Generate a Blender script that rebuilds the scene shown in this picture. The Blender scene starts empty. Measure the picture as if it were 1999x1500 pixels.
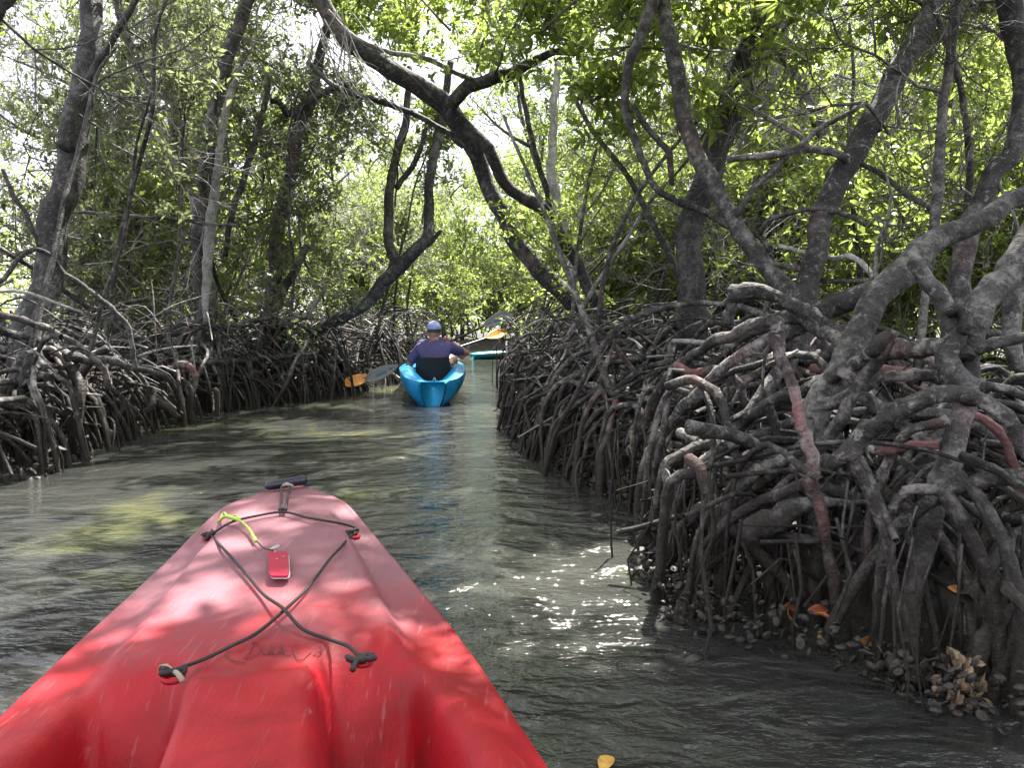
import bpy, math, random
import numpy as np
from mathutils import Vector, Matrix, Quaternion

random.seed(7)
RNG = np.random.default_rng(7)
SC = bpy.context.scene
COL = SC.collection

# ------------------------------------------------------------------ camera, world, sun, exposure
CAM = np.array([0.0, 0.0, 1.02])
FPX = 1569.0
PITCH = math.radians(5.03)
cam_data = bpy.data.cameras.new('camera')
cam_data.sensor_width = 36.0
cam_data.lens = 36.0 * FPX / 1999.0
cam_data.clip_start = 0.05
cam_data.clip_end = 600
cam_ob = bpy.data.objects.new('camera', cam_data)
COL.objects.link(cam_ob)
cam_ob.location = CAM
cam_ob.rotation_euler = (math.radians(90) - PITCH, 0, 0)
SC.camera = cam_ob

SUN_EL, SUN_AZ = math.radians(58), math.radians(24)     # azimuth clockwise from +Y (ahead of the boat)
world = bpy.data.worlds.new('World')
SC.world = world
world.use_nodes = True
wn, wl = world.node_tree.nodes, world.node_tree.links
bg = wn['Background']
sky = wn.new('ShaderNodeTexSky')
sky.sky_type = 'NISHITA'
sky.sun_disc = False
sky.sun_elevation = SUN_EL
sky.sun_rotation = SUN_AZ
sky.air_density = 1.0
sky.dust_density = 3.0
sky.ozone_density = 1.0
tc = wn.new('ShaderNodeTexCoord')
cn = wn.new('ShaderNodeTexNoise')
cn.inputs['Scale'].default_value = 2.2
cn.inputs['Detail'].default_value = 6
cr = wn.new('ShaderNodeMapRange')
cr.inputs['From Min'].default_value = 0.30
cr.inputs['From Max'].default_value = 0.55
cr.inputs['To Min'].default_value = 0.45
cr.inputs['To Max'].default_value = 0.92
mx = wn.new('ShaderNodeMix')
mx.data_type = 'RGBA'
mx.inputs[7].default_value = (9.5, 9.6, 10.4, 1)          # thin bright cloud over the whole sky
wl.new(tc.outputs['Generated'], cn.inputs['Vector'])
wl.new(cn.outputs['Fac'], cr.inputs['Value'])
wl.new(cr.outputs['Result'], mx.inputs[0])
wl.new(sky.outputs['Color'], mx.inputs[6])
wl.new(mx.outputs[2], bg.inputs['Color'])
bg.inputs['Strength'].default_value = 0.051

sun_d = bpy.data.lights.new('sun', 'SUN')
sun_d.energy = 4.6
sun_d.angle = math.radians(0.6)
sun_d.color = (1.0, 0.955, 0.88)
sun = bpy.data.objects.new('sun', sun_d)
COL.objects.link(sun)
sdir = Vector((math.sin(SUN_AZ) * math.cos(SUN_EL), math.cos(SUN_AZ) * math.cos(SUN_EL), math.sin(SUN_EL)))
sun.rotation_euler = sdir.to_track_quat('Z', 'Y').to_euler()
sun.location = (5, 10, 20)

SC.view_settings.view_transform = 'Standard'
SC.view_settings.look = 'None'
SC.view_settings.gamma = 1.0
SC.view_settings.use_curve_mapping = False
SC.view_settings.exposure = 2.35
SC.render.engine = 'CYCLES'
SC.cycles.max_bounces = 6
SC.cycles.diffuse_bounces = 3
SC.cycles.glossy_bounces = 3
SC.cycles.transmission_bounces = 4
SC.cycles.caustics_reflective = False
SC.cycles.caustics_refractive = False
SC.cycles.sample_clamp_indirect = 6
SC.cycles.use_denoising = True

# ------------------------------------------------------------------ helpers
def P(px, py, Y):
    """world point seen at pixel (px, py) of the 1999x1500 photograph at world depth Y"""
    u, v = (px - 999.5) / FPX, (750.0 - py) / FPX
    d = np.array([u, math.cos(PITCH) + v * math.sin(PITCH), -math.sin(PITCH) + v * math.cos(PITCH)])
    return CAM + d * (Y / d[1])

def PW(px, py, z=0.0):
    """world point seen at a pixel on the horizontal plane z"""
    u, v = (px - 999.5) / FPX, (750.0 - py) / FPX
    d = np.array([u, math.cos(PITCH) + v * math.sin(PITCH), -math.sin(PITCH) + v * math.cos(PITCH)])
    return CAM + d * ((z - CAM[2]) / d[2])

def link(o, parent=None):
    COL.objects.link(o)
    if parent is not None:
        o.parent = parent
    return o

def tag(o, label=None, cat=None, group=None, kind=None):
    if label: o['label'] = label
    if cat: o['category'] = cat
    if group: o['group'] = group
    if kind: o['kind'] = kind
    return o

def thing(name, label, cat, loc=(0, 0, 0), group=None):
    o = bpy.data.objects.new(name, None)
    o.empty_display_size = 0.1
    o.location = loc
    link(o)
    return tag(o, label, cat, group)

class MB:
    """collects vertices, faces and uvs and links them as one mesh"""
    def __init__(self):
        self.v, self.f, self.uv, self.n = [], [], [], 0
    def add(self, v, f, uv=None):
        f = [tuple(i + self.n for i in q) for q in f]
        self.v.append(np.asarray(v, float)); self.f += f; self.n += len(v)
        if uv is None: uv = np.asarray(v, float)[:, :2]
        self.uv.append(np.asarray(uv, float))
    def mesh(self, name, origin=None):
        me = bpy.data.meshes.new(name)
        V = np.concatenate(self.v)
        if origin is not None: V = V - np.asarray(origin)
        me.from_pydata(V.tolist(), [], self.f)
        UV = np.concatenate(self.uv)
        lay = me.uv_layers.new(name='UVMap')
        idx = np.empty(len(me.loops), dtype=np.int32)
        me.loops.foreach_get('vertex_index', idx)
        lay.data.foreach_set('uv', UV[idx].astype(np.float32).ravel())
        me.polygons.foreach_set('use_smooth', np.ones(len(me.polygons), dtype=bool))
        return me
    def build(self, name, mat, parent=None, flat=False, kind=None, label=None):
        # parts keep world coordinates: their parent sits where it stands, so subtract it
        org = None
        if parent is not None:
            org = np.array(WORLD[parent.name])
        me = self.mesh(name, org)
        me.materials.append(mat)
        if flat:
            me.polygons.foreach_set('use_smooth', np.zeros(len(me.polygons), dtype=bool))
        o = bpy.data.objects.new(name, me)
        link(o, parent)
        WORLD[o.name] = WORLD[parent.name] if parent is not None else (0.0, 0.0, 0.0)
        if kind: o['kind'] = kind
        if label: o['label'] = label
        return o

WORLD = {}
_thing = thing
def thing(name, label, cat, loc=(0, 0, 0), group=None):
    o = _thing(name, label, cat, tuple(float(c) for c in loc), group)
    WORLD[o.name] = tuple(float(c) for c in loc)
    return o

def resample(pts, rad, step):
    pts, rad = np.asarray(pts, float), np.asarray(rad, float)
    n = len(pts)
    if n == 1: return pts, rad
    seg = np.linalg.norm(np.diff(pts, axis=0), axis=1)
    ext = np.vstack([2 * pts[0] - pts[1], pts, 2 * pts[-1] - pts[-2]])
    out, ro = [], []
    for i in range(n - 1):
        k = max(1, int(math.ceil(seg[i] / step)))
        t = np.arange(k) / k
        p0, p1, p2, p3 = ext[i], ext[i + 1], ext[i + 2], ext[i + 3]
        t_ = t[:, None]
        c = 0.5 * ((2 * p1) + (-p0 + p2) * t_ + (2 * p0 - 5 * p1 + 4 * p2 - p3) * t_ ** 2 + (-p0 + 3 * p1 - 3 * p2 + p3) * t_ ** 3)
        out.append(c); ro.append(rad[i] + (rad[i + 1] - rad[i]) * t)
    out.append(pts[-1:]); ro.append(rad[-1:])
    return np.concatenate(out), np.concatenate(ro)

def tube(mb, pts, rad, sides=6, step=None, rough=0.0, wob=0.0, cap=True, rng=RNG):
    pts = np.asarray(pts, float)
    rad = np.broadcast_to(np.asarray(rad, float), (len(pts),)).copy()
    if step is None: step = max(0.03, float(rad.mean()) * 3.0)
    c, r = resample(pts, rad, step)
    m = len(c)
    if wob > 0 and m > 3:
        w = rng.normal(0, 1, (m, 3)); w = (w + np.roll(w, 1, 0) + np.roll(w, -1, 0)) / 3
        w[0] = 0; w[-1] = 0
        c = c + w * (r[:, None] * wob)
    T = np.gradient(c, axis=0)
    T /= np.linalg.norm(T, axis=1)[:, None] + 1e-9
    a = np.array([0, 0, 1.0]) if abs(T[0][2]) < 0.9 else np.array([1.0, 0, 0])
    N = np.zeros_like(c)
    nv = np.cross(T[0], a); nv /= np.linalg.norm(nv)
    for i in range(m):
        nv = nv - T[i] * nv.dot(T[i]); nv /= np.linalg.norm(nv) + 1e-9
        N[i] = nv
    B = np.cross(T, N)
    ang = np.linspace(0, 2 * math.pi, sides, endpoint=False)
    R = np.repeat(r[:, None], sides, 1)
    if rough > 0:
        q = rng.normal(0, 1, (m, sides)); q = (q + np.roll(q, 1, 0) + np.roll(q, 1, 1)) / 2
        bul = np.cumsum(rng.normal(0, 1, m)); bul -= np.linspace(bul[0], bul[-1], m); bul /= (np.abs(bul).max() + 1e-6)
        R = R * (1 + rough * q * 0.5 + rough * bul[:, None] * 0.9)
    V = c[:, None, :] + R[:, :, None] * (np.cos(ang)[None, :, None] * N[:, None, :] + np.sin(ang)[None, :, None] * B[:, None, :])
    V = V.reshape(-1, 3)
    arc = np.concatenate([[0], np.cumsum(np.linalg.norm(np.diff(c, axis=0), axis=1))])
    uv = np.stack([np.tile(ang / (2 * math.pi), m) * 0.3, np.repeat(arc, sides)], 1)
    F = []
    for i in range(m - 1):
        b = i * sides
        for j in range(sides):
            k = (j + 1) % sides
            F.append((b + j, b + k, b + sides + k, b + sides + j))
    if cap:
        V = np.vstack([V, c[0] - T[0] * r[0] * 0.3, c[-1] + T[-1] * r[-1] * 0.4])
        uv = np.vstack([uv, [0, 0], [0, arc[-1]]])
        n0, n1 = m * sides, m * sides + 1
        for j in range(sides):
            k = (j + 1) % sides
            F.append((n0, k, j)); F.append((n1, (m - 1) * sides + j, (m - 1) * sides + k))
    mb.add(V, F, uv)
    return c, r

def one_tube(name, mat, parent, pts, rad, **kw):
    label = kw.pop('label', None); kind = kw.pop('kind', None)
    mb = MB(); tube(mb, pts, rad, **kw)
    return mb.build(name, mat, parent, label=label, kind=kind)

def unit(v):
    v = np.asarray(v, float); return v / (np.linalg.norm(v) + 1e-9)

# ------------------------------------------------------------------ materials
def new_mat(name):
    m = bpy.data.materials.new(name); m.use_nodes = True
    nt = m.node_tree; b = nt.nodes['Principled BSDF']
    return m, nt, b

def ramp(nt, stops, interp='LINEAR'):
    r = nt.nodes.new('ShaderNodeValToRGB'); r.color_ramp.interpolation = interp
    e = r.color_ramp.elements
    while len(e) > 1: e.remove(e[-1])
    e[0].position, e[0].color = stops[0][0], (*stops[0][1], 1)
    for p, c in stops[1:]:
        x = e.new(p); x.color = (*c, 1)
    return r

def noise(nt, vec, scale, detail=4, rough=0.55, dist=0.0):
    n = nt.nodes.new('ShaderNodeTexNoise')
    n.inputs['Scale'].default_value = scale; n.inputs['Detail'].default_value = detail
    n.inputs['Roughness'].default_value = rough; n.inputs['Distortion'].default_value = dist
    nt.links.new(vec, n.inputs['Vector'])
    return n.outputs['Fac']

def mixc(nt, fac, a, b, mode='MIX'):
    m = nt.nodes.new('ShaderNodeMix'); m.data_type = 'RGBA'; m.blend_type = mode
    for s, x in ((m.inputs[0], fac), (m.inputs[6], a), (m.inputs[7], b)):
        if isinstance(x, (int, float)): s.default_value = x
        elif isinstance(x, tuple): s.default_value = (*x, 1)
        else: nt.links.new(x, s)
    return m.outputs[2]

def maprange(nt, v, a, b, c=0.0, d=1.0):
    m = nt.nodes.new('ShaderNodeMapRange')
    nt.links.new(v, m.inputs['Value'])
    for k, x in (('From Min', a), ('From Max', b), ('To Min', c), ('To Max', d)): m.inputs[k].default_value = x
    return m.outputs['Result']

def mathn(nt, op, a, b=None):
    m = nt.nodes.new('ShaderNodeMath'); m.operation = op
    for s, x in ((m.inputs[0], a), (m.inputs[1], b)):
        if x is None: continue
        if isinstance(x, (int, float)): s.default_value = x
        else: nt.links.new(x, s)
    return m.outputs[0]

def bump(nt, b, h, strength, dist):
    n = nt.nodes.new('ShaderNodeBump'); n.inputs['Strength'].default_value = strength; n.inputs['Distance'].default_value = dist
    nt.links.new(h, n.inputs['Height']); nt.links.new(n.outputs[0], b.inputs['Normal'])
    return n

def bark_mat(name, dark, mid, light, pink=0.25, mud=True, scale=1.0, ring=True, lichen=0.5, pt=0.60):
    m, nt, b = new_mat(name)
    L = nt.links
    geo = nt.nodes.new('ShaderNodeNewGeometry'); pos = geo.outputs['Position']
    uvn = nt.nodes.new('ShaderNodeUVMap'); uvn.uv_map = 'UVMap'
    oi = nt.nodes.new('ShaderNodeObjectInfo')
    mp = nt.nodes.new('ShaderNodeMapping'); mp.inputs['Scale'].default_value = (14 * scale, 60 * scale, 1)
    L.new(uvn.outputs[0], mp.inputs['Vector'])
    big = noise(nt, pos, 2.3 * scale, 4, 0.6)
    med = noise(nt, pos, 14 * scale, 6, 0.65)
    fine = noise(nt, pos, 75 * scale, 4, 0.6)
    rings = noise(nt, mp.outputs[0], 1.0, 4, 0.6, 0.4)
    s = mathn(nt, 'ADD', mathn(nt, 'MULTIPLY', big, 0.45), mathn(nt, 'ADD', mathn(nt, 'MULTIPLY', med, 0.5), mathn(nt, 'ADD', mathn(nt, 'MULTIPLY', rings, 0.12), mathn(nt, 'MULTIPLY', fine, 0.12))))
    r = ramp(nt, [(0.50, dark), (0.60, mid), (0.70, light)])
    L.new(s, r.inputs[0])
    col = r.outputs[0]
    if lichen > 0:
        lf = maprange(nt, noise(nt, pos, 9 * scale, 5, 0.7), 0.60, 0.72, 0, lichen)
        col = mixc(nt, lf, col, (0.40, 0.39, 0.36))
    fl = noise(nt, pos, 30 * scale, 5, 0.7, 0.6)
    col = mixc(nt, maprange(nt, fl, 0.585, 0.625, 0, 0.50), col, (0.24, 0.232, 0.22))       # pale flakes
    col = mixc(nt, maprange(nt, fl, 0.42, 0.38, 0, 0.75), col, (0.010, 0.0095, 0.009))      # dark pits
    pf = maprange(nt, noise(nt, pos, 3.1 * scale, 2, 0.5), pt, pt + 0.08, 0, pink)
    col = mixc(nt, pf, col, (0.17, 0.070, 0.066))
    tint = maprange(nt, oi.outputs['Random'], 0, 1, 0.65, 1.35)
    t = nt.nodes.new('ShaderNodeCombineXYZ')
    for i in range(3): L.new(tint, t.inputs[i])
    col = mixc(nt, 1.0, col, t.outputs[0], 'MULTIPLY')
    if mud:
        sx = nt.nodes.new('ShaderNodeSeparateXYZ'); L.new(pos, sx.inputs[0])
        zz = mathn(nt, 'ADD', sx.outputs['Z'], mathn(nt, 'MULTIPLY', mathn(nt, 'SUBTRACT', med, 0.5), 0.35))
        mf = maprange(nt, zz, 0.14, 0.62, 0.97, 0.0)          # tide mark: silt on the lower roots, deepened to stand for shade down there
        col = mixc(nt, mf, col, mixc(nt, fine, (0.010, 0.0085, 0.007), (0.045, 0.038, 0.029)))
    L.new(col, b.inputs['Base Color'])
    b.inputs['Roughness'].default_value = 0.72
    b.inputs['Specular IOR Level'].default_value = 0.35
    h = mathn(nt, 'ADD', mathn(nt, 'MULTIPLY', med, 0.9), mathn(nt, 'ADD', mathn(nt, 'MULTIPLY', fine, 0.35), mathn(nt, 'MULTIPLY', rings, 0.4 if ring else 0.2)))
    bump(nt, b, h, 1.0, 0.020)
    return m

M = {}
M['bark'] = bark_mat('grey_bark', (0.018, 0.017, 0.0165), (0.062, 0.059, 0.056), (0.22, 0.21, 0.20), pink=0.16, lichen=0.55)
M['bark_dark'] = bark_mat('dark_bark', (0.010, 0.0097, 0.0094), (0.032, 0.031, 0.030), (0.115, 0.11, 0.107), pink=0.14, lichen=0.28)
M['bark_pale'] = bark_mat('pale_bark', (0.16, 0.155, 0.15), (0.33, 0.32, 0.31), (0.48, 0.47, 0.46), pink=0.15, mud=False)
M['root'] = bark_mat('root_bark', (0.008, 0.0074, 0.007), (0.036, 0.033, 0.031), (0.21, 0.195, 0.185), pink=0.26, lichen=0.45)
M['root_red'] = bark_mat('red_root_bark', (0.016, 0.013, 0.0125), (0.060, 0.046, 0.044), (0.26, 0.22, 0.21), pink=0.7, pt=0.42, mud=True, lichen=0.25)
M['twig'] = bark_mat('twig_bark', (0.05, 0.047, 0.044), (0.14, 0.13, 0.125), (0.32, 0.31, 0.29), pink=0.1, mud=False)
M['twig_pale'] = bark_mat('dead_twig_bark', (0.20, 0.19, 0.18), (0.36, 0.35, 0.33), (0.52, 0.50, 0.48), pink=0.1, mud=False)

def leaf_mat(name, a, c, tr, yellow=0.03, gloss=0.36):
    m, nt, b = new_mat(name)
    L = nt.links
    at = nt.nodes.new('ShaderNodeAttribute'); at.attribute_name = 'rnd'
    oi = nt.nodes.new('ShaderNodeObjectInfo')
    v = mathn(nt, 'FRACT', mathn(nt, 'ADD', at.outputs['Fac'], oi.outputs['Random']))
    r = ramp(nt, [(0.0, a), (0.55, c), (0.93, tuple(x * 1.25 for x in c)), (0.985, (0.20, 0.17, 0.02)), (1.0, (0.22, 0.10, 0.02))])
    L.new(v, r.inputs[0])
    L.new(r.outputs[0], b.inputs['Base Color'])
    b.inputs['Roughness'].default_value = gloss
    b.inputs['Specular IOR Level'].default_value = 0.45
    tl = nt.nodes.new('ShaderNodeBsdfTranslucent')
    tcx = mixc(nt, v, tr, tuple(x * 0.6 for x in tr))
    L.new(tcx, tl.inputs['Color'])
    ms = nt.nodes.new('ShaderNodeMixShader'); ms.inputs[0].default_value = 0.50
    L.new(b.outputs[0], ms.inputs[1]); L.new(tl.outputs[0], ms.inputs[2])
    out = nt.nodes['Material Output']; L.new(ms.outputs[0], out.inputs['Surface'])
    return m
M['leaf'] = leaf_mat('mangrove_leaf', (0.052, 0.074, 0.022), (0.098, 0.132, 0.036), (0.50, 0.64, 0.14))
M['leaf_dark'] = leaf_mat('mangrove_leaf_shaded', (0.044, 0.052, 0.030), (0.085, 0.098, 0.056), (0.34, 0.40, 0.17), gloss=0.3)  # same leaf, silhouette shade put into a darker, greyer colour

def leaves_mesh(name, Pn, D, Ln, mat, four=False, wid=0.42, rng=RNG):
    """one mesh of many leaves: base points, directions, lengths"""
    n = len(Pn)
    D = D / (np.linalg.norm(D, axis=1)[:, None] + 1e-9)
    up = rng.normal(0, 0.75, (n, 3)) + np.array([0, 0, 1.0])
    S = np.cross(D, up); S /= np.linalg.norm(S, axis=1)[:, None] + 1e-9
    U = np.cross(S, D)
    Ln = Ln[:, None]
    w = Ln * wid * 0.5
    fold = rng.uniform(0.05, 0.35, (n, 1))
    droop = rng.uniform(-0.05, 0.22, (n, 1))
    base = Pn
    l1 = Pn + D * Ln * 0.38 + S * w + U * w * fold
    r1 = Pn + D * Ln * 0.38 - S * w + U * w * fold
    l2 = Pn + D * Ln * 0.78 + S * w * 0.72 + U * (w * fold * 0.7 - Ln * droop * 0.5)
    r2 = Pn + D * Ln * 0.78 - S * w * 0.72 + U * (w * fold * 0.7 - Ln * droop * 0.5)
    tip = Pn + D * Ln - U * Ln * droop
    mid = Pn + D * Ln * 0.55 - U * Ln * droop * 0.25
    if four:
        V = np.stack([base, l1, l2, tip, r2, r1, mid], 1).reshape(-1, 3)
        T = np.array([[0, 6, 1], [1, 6, 2], [2, 6, 3], [3, 6, 4], [4, 6, 5], [5, 6, 0]])
        k = 7
    else:
        l1 = Pn + D * Ln * 0.52 + S * w + U * w * fold
        r1 = Pn + D * Ln * 0.52 - S * w + U * w * fold
        V = np.stack([base, l1, tip, r1], 1).reshape(-1, 3)
        T = np.array([[0, 2, 1], [0, 3, 2]])
        k = 4
    F = (T[None, :, :] + (np.arange(n) * k)[:, None, None]).reshape(-1, 3)
    me = bpy.data.meshes.new(name)
    me.vertices.add(len(V)); me.vertices.foreach_set('co', V.astype(np.float32).ravel())
    me.loops.add(F.size); me.loops.foreach_set('vertex_index', F.astype(np.int32).ravel())
    me.polygons.add(len(F)); me.polygons.foreach_set('loop_start', (np.arange(len(F)) * 3).astype(np.int32))
    me.update(calc_edges=True)
    a = me.attributes.new('rnd', 'FLOAT', 'FACE')
    a.data.foreach_set('value', np.repeat(rng.random(n), len(T)).astype(np.float32))
    me.materials.append(mat)
    return me

def rosettes(tips, dirs, n, spread=1.0, L=0.10, back=0.06, rng=RNG):
    tips, dirs = np.asarray(tips), np.asarray(dirs)
    k = len(tips)
    Pn = np.repeat(tips, n, 0); Dn = np.repeat(dirs, n, 0)
    rv = rng.normal(0, 1, (k * n, 3)); rv /= np.linalg.norm(rv, axis=1)[:, None]
    D = Dn * 0.5 + rv * spread + np.array([0, 0, 0.12])
    Pn = Pn - Dn * rng.uniform(0, back, (k * n, 1)) + rv * 0.012
    Ln = L * rng.uniform(0.5, 1.3, k * n)
    return Pn, D, Ln

# ------------------------------------------------------------------ where the water runs
CH_L = [(-12, -3.6), (-3, -3.3), (1, -3.2), (3.2, -3.3)] + [(PW(a, b)[1], PW(a, b)[0]) for a, b in
        ((0, 950), (150, 905), (205, 868), (370, 828), (430, 802), (540, 793), (668, 775), (775, 749), (850, 718))] + [(21, -1.9), (26, 1.5), (34, 6), (60, 9)]
CH_R = [(-12, 3.2), (-3, 2.8), (0.5, 1.9), (1.7, 1.35)] + [(PW(a, b)[1], PW(a, b)[0]) for a, b in
        ((1800, 1400), (1650, 1330), (1450, 1275), (1290, 1225), (1240, 1130), (1236, 1010), (1090, 930), (1000, 868), (985, 800), (990, 745), (1000, 712))] + [(19, 1.0), (24, 4.5), (32, 8.5), (60, 12.5)]
CH_L = np.array(sorted(CH_L)); CH_R = np.array(sorted(CH_R))
def xl(y): return np.interp(y, CH_L[:, 0], CH_L[:, 1])
def xr(y): return np.interp(y, CH_R[:, 0], CH_R[:, 1])
def bank_d(x, y):
    """signed metres from the water's edge (positive on land)"""
    return np.maximum(xl(y) - x, x - xr(y))

# ------------------------------------------------------------------ the ground and the water
def vnoise(x, y, f, seed=0):
    a = np.sin(x * f * 1.3 + seed) * np.cos(y * f * 1.1 + seed * 2.1)
    b = np.sin(x * f * 2.7 - y * f * 1.9 + seed * 1.7) * 0.5
    c = np.sin(x * f * 5.1 + y * f * 4.3 + seed * 0.7) * 0.3
    return (a + b + c) / 1.6

def ground_z(x, y):
    d = bank_d(x, y)
    t = np.clip((d - 0.22) / 0.40, 0, 1); t = t * t * (3 - 2 * t)
    land = 0.17 + 0.08 * vnoise(x, y, 1.7, 1) + 0.05 * vnoise(x, y, 6.0, 4) + 0.03 * vnoise(x, y, 17.0, 8)
    return -0.75 + t * (0.75 + land)

xs = np.unique(np.concatenate([np.linspace(-120, -12, 28), np.linspace(-12, -5, 30), np.linspace(-5, 5, 150), np.linspace(5, 12, 30), np.linspace(12, 120, 28)]))
ys = np.unique(np.concatenate([np.linspace(-60, -3, 18), np.linspace(-3, 12, 180), np.linspace(12, 26, 70), np.linspace(26, 160, 30)]))
GX, GY = np.meshgrid(xs, ys, indexing='ij')
GZ = ground_z(GX, GY)
nx, ny = len(xs), len(ys)
V = np.stack([GX, GY, GZ], -1).reshape(-1, 3)
I = np.arange(nx * ny).reshape(nx, ny)
F = np.stack([I[:-1, :-1], I[1:, :-1], I[1:, 1:], I[:-1, 1:]], -1).reshape(-1, 4)
m, nt, b = new_mat('wet_mud')
geo = nt.nodes.new('ShaderNodeNewGeometry'); pos = geo.outputs['Position']
n1 = noise(nt, pos, 6, 7, 0.65); n2 = noise(nt, pos, 45, 5, 0.6)
r = ramp(nt, [(0.35, (0.012, 0.010, 0.008)), (0.55, (0.035, 0.029, 0.022)), (0.72, (0.085, 0.070, 0.050))])
nt.links.new(mathn(nt, 'ADD', mathn(nt, 'MULTIPLY', n1, 0.6), mathn(nt, 'MULTIPLY', n2, 0.4)), r.inputs[0])
nt.links.new(r.outputs[0], b.inputs['Base Color']); b.inputs['Roughness'].default_value = 0.6
bump(nt, b, mathn(nt, 'ADD', n1, n2), 0.9, 0.04)
M['mud'] = m
mb = MB(); mb.add(V, [tuple(q) for q in F.tolist()])
g = mb.build('ground', M['mud']); g['kind'] = 'structure'

m, nt, b = new_mat('murky_water')
L = nt.links
geo = nt.nodes.new('ShaderNodeNewGeometry'); pos = geo.outputs['Position']
silt = noise(nt, pos, 0.9, 3, 0.5, 0.6)
r = ramp(nt, [(0.42, (0.024, 0.0245, 0.0235)), (0.57, (0.044, 0.0455, 0.040)), (0.67, (0.085, 0.090, 0.044))])
L.new(silt, r.inputs[0]); L.new(r.outputs[0], b.inputs['Base Color'])
b.inputs['Roughness'].default_value = 0.06
b.inputs['IOR'].default_value = 1.33
b.inputs['Specular IOR Level'].default_value = 1.0
mp = nt.nodes.new('ShaderNodeMapping'); mp.inputs['Scale'].default_value = (1.0, 1.7, 1.0); mp.inputs['Rotation'].default_value = (0, 0, math.radians(14))
L.new(pos, mp.inputs['Vector'])
w1 = noise(nt, mp.outputs[0], 2.6, 2, 0.5, 0.9)
w2 = noise(nt, mp.outputs[0], 9.0, 3, 0.55, 0.7)
w3 = noise(nt, mp.outputs[0], 30.0, 2, 0.5, 0.3)
patch = maprange(nt, noise(nt, pos, 0.7, 2, 0.5), 0.35, 0.65, 0.35, 1.0)
h = mathn(nt, 'ADD', mathn(nt, 'MULTIPLY', w1, 1.0), mathn(nt, 'MULTIPLY', mathn(nt, 'ADD', mathn(nt, 'MULTIPLY', w2, 0.42), mathn(nt, 'MULTIPLY', w3, 0.15)), patch))
bump(nt, b, h, 1.0, 0.060)
M['water'] = m
mb = MB()
mb.add([(-120, -60, 0), (120, -60, 0), (120, 160, 0), (-120, 160, 0)], [(0, 1, 2, 3)])
w = mb.build('water', M['water'], flat=True); w['kind'] = 'structure'
# ------------------------------------------------------------------ trees: traced trunks, limbs and prop roots
def trace(pts, Y, k=1.0):
    """[(px, py, r_px)...] with depth Y or (Y0, Y1[, Ymid...]) -> world points and radii"""
    n = len(pts)
    Ys = np.interp(np.linspace(0, 1, n), np.linspace(0, 1, len(Y)), Y) if isinstance(Y, (tuple, list)) else np.full(n, float(Y))
    W = np.array([P(p[0], p[1], y) for p, y in zip(pts, Ys)])
    R = np.array([p[2] * y / FPX * k for p, y in zip(pts, Ys)])
    return W, R

def grow(mb, tips, p, d, length, r, level, rng, up=0.25, sides=5, tipdir=None):
    """a crooked twig with side twigs; records its leafy tips"""
    k = 4
    pts, dirs = [np.array(p)], unit(d)
    for i in range(k):
        dirs = unit(dirs + rng.normal(0, 0.22, 3) + np.array([0, 0, up * 0.35]))
        pts.append(pts[-1] + dirs * length / k)
    tube(mb, pts, np.linspace(r, r * 0.5, len(pts)), sides=sides if level > 0 else 3, step=length / 4 + 0.001, cap=False, rng=rng)
    if level == 0:
        tips.append((pts[-1], dirs)); tips.append((pts[-2] + rng.normal(0, 0.03, 3), dirs))
        return
    for i in range(1, len(pts)):
        for _ in range(2 if level > 1 else 2):
            dd = unit(unit(pts[i] - pts[i - 1]) * 0.7 + rng.normal(0, 0.75, 3))
            grow(mb, tips, pts[i], dd, length * rng.uniform(0.40, 0.62), r * 0.5, level - 1, rng, up, sides)

def land_root(name, tr, mat, p0, az, reach, r, rng, sides=6, fork=0.3, step=None, zend=-0.28, limit=0.12):
    """a prop root arching from p0 out to the mud or the water"""
    p0 = np.array(p0, float)
    h = np.array([math.cos(az), math.sin(az), 0])
    for _ in range(12):
        e = p0 + h * reach
        if bank_d(e[0], e[1]) > -limit: break
        reach *= 0.8
    e[2] = zend
    z0 = p0[2]
    lift = rng.uniform(-0.10, 0.16) * reach
    side = np.cross(h, [0, 0, 1]) * rng.normal(0, 0.13) * reach
    pts = [p0, p0 + h * reach * 0.30 + [0, 0, lift * 0.9], p0 + h * reach * 0.62 + [0, 0, lift * 0.4 - z0 * rng.uniform(0.05, 0.35)] + side,
           p0 + h * reach * 0.86 + side * 0.8 + [0, 0, -(z0 - zend) * rng.uniform(0.35, 0.6)], e]
    pts = [np.array(q) for q in pts]
    o = one_tube(name, mat, tr, pts, [r * 1.15, r, r * 0.92, r * 0.85, r * 0.8], sides=sides, step=step or max(0.09, r * 5), rough=0.15, wob=0.8, rng=rng)
    if rng.random() < fork:
        q = pts[2] if rng.random() < 0.5 else pts[1]
        a2 = az + rng.normal(0, 0.7)
        h2 = np.array([math.cos(a2), math.sin(a2), 0]); L2 = min(reach * 0.5, 0.5) * rng.uniform(0.5, 1.0)
        e2 = q + h2 * L2
        if bank_d(e2[0], e2[1]) < -limit: e2 = q + h2 * 0.1
        e2[2] = zend
        one_tube(name, mat, tr, [q, q + h2 * L2 * 0.6 - [0, 0, (q[2] - zend) * 0.15], e2 + [0, 0, (q[2] - zend) * 0.35], e2], [r * 0.7, r * 0.65, r * 0.6, r * 0.55],
                 sides=sides, step=step or max(0.09, r * 5), rough=0.15, wob=0.8, rng=rng)
    return o

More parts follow.
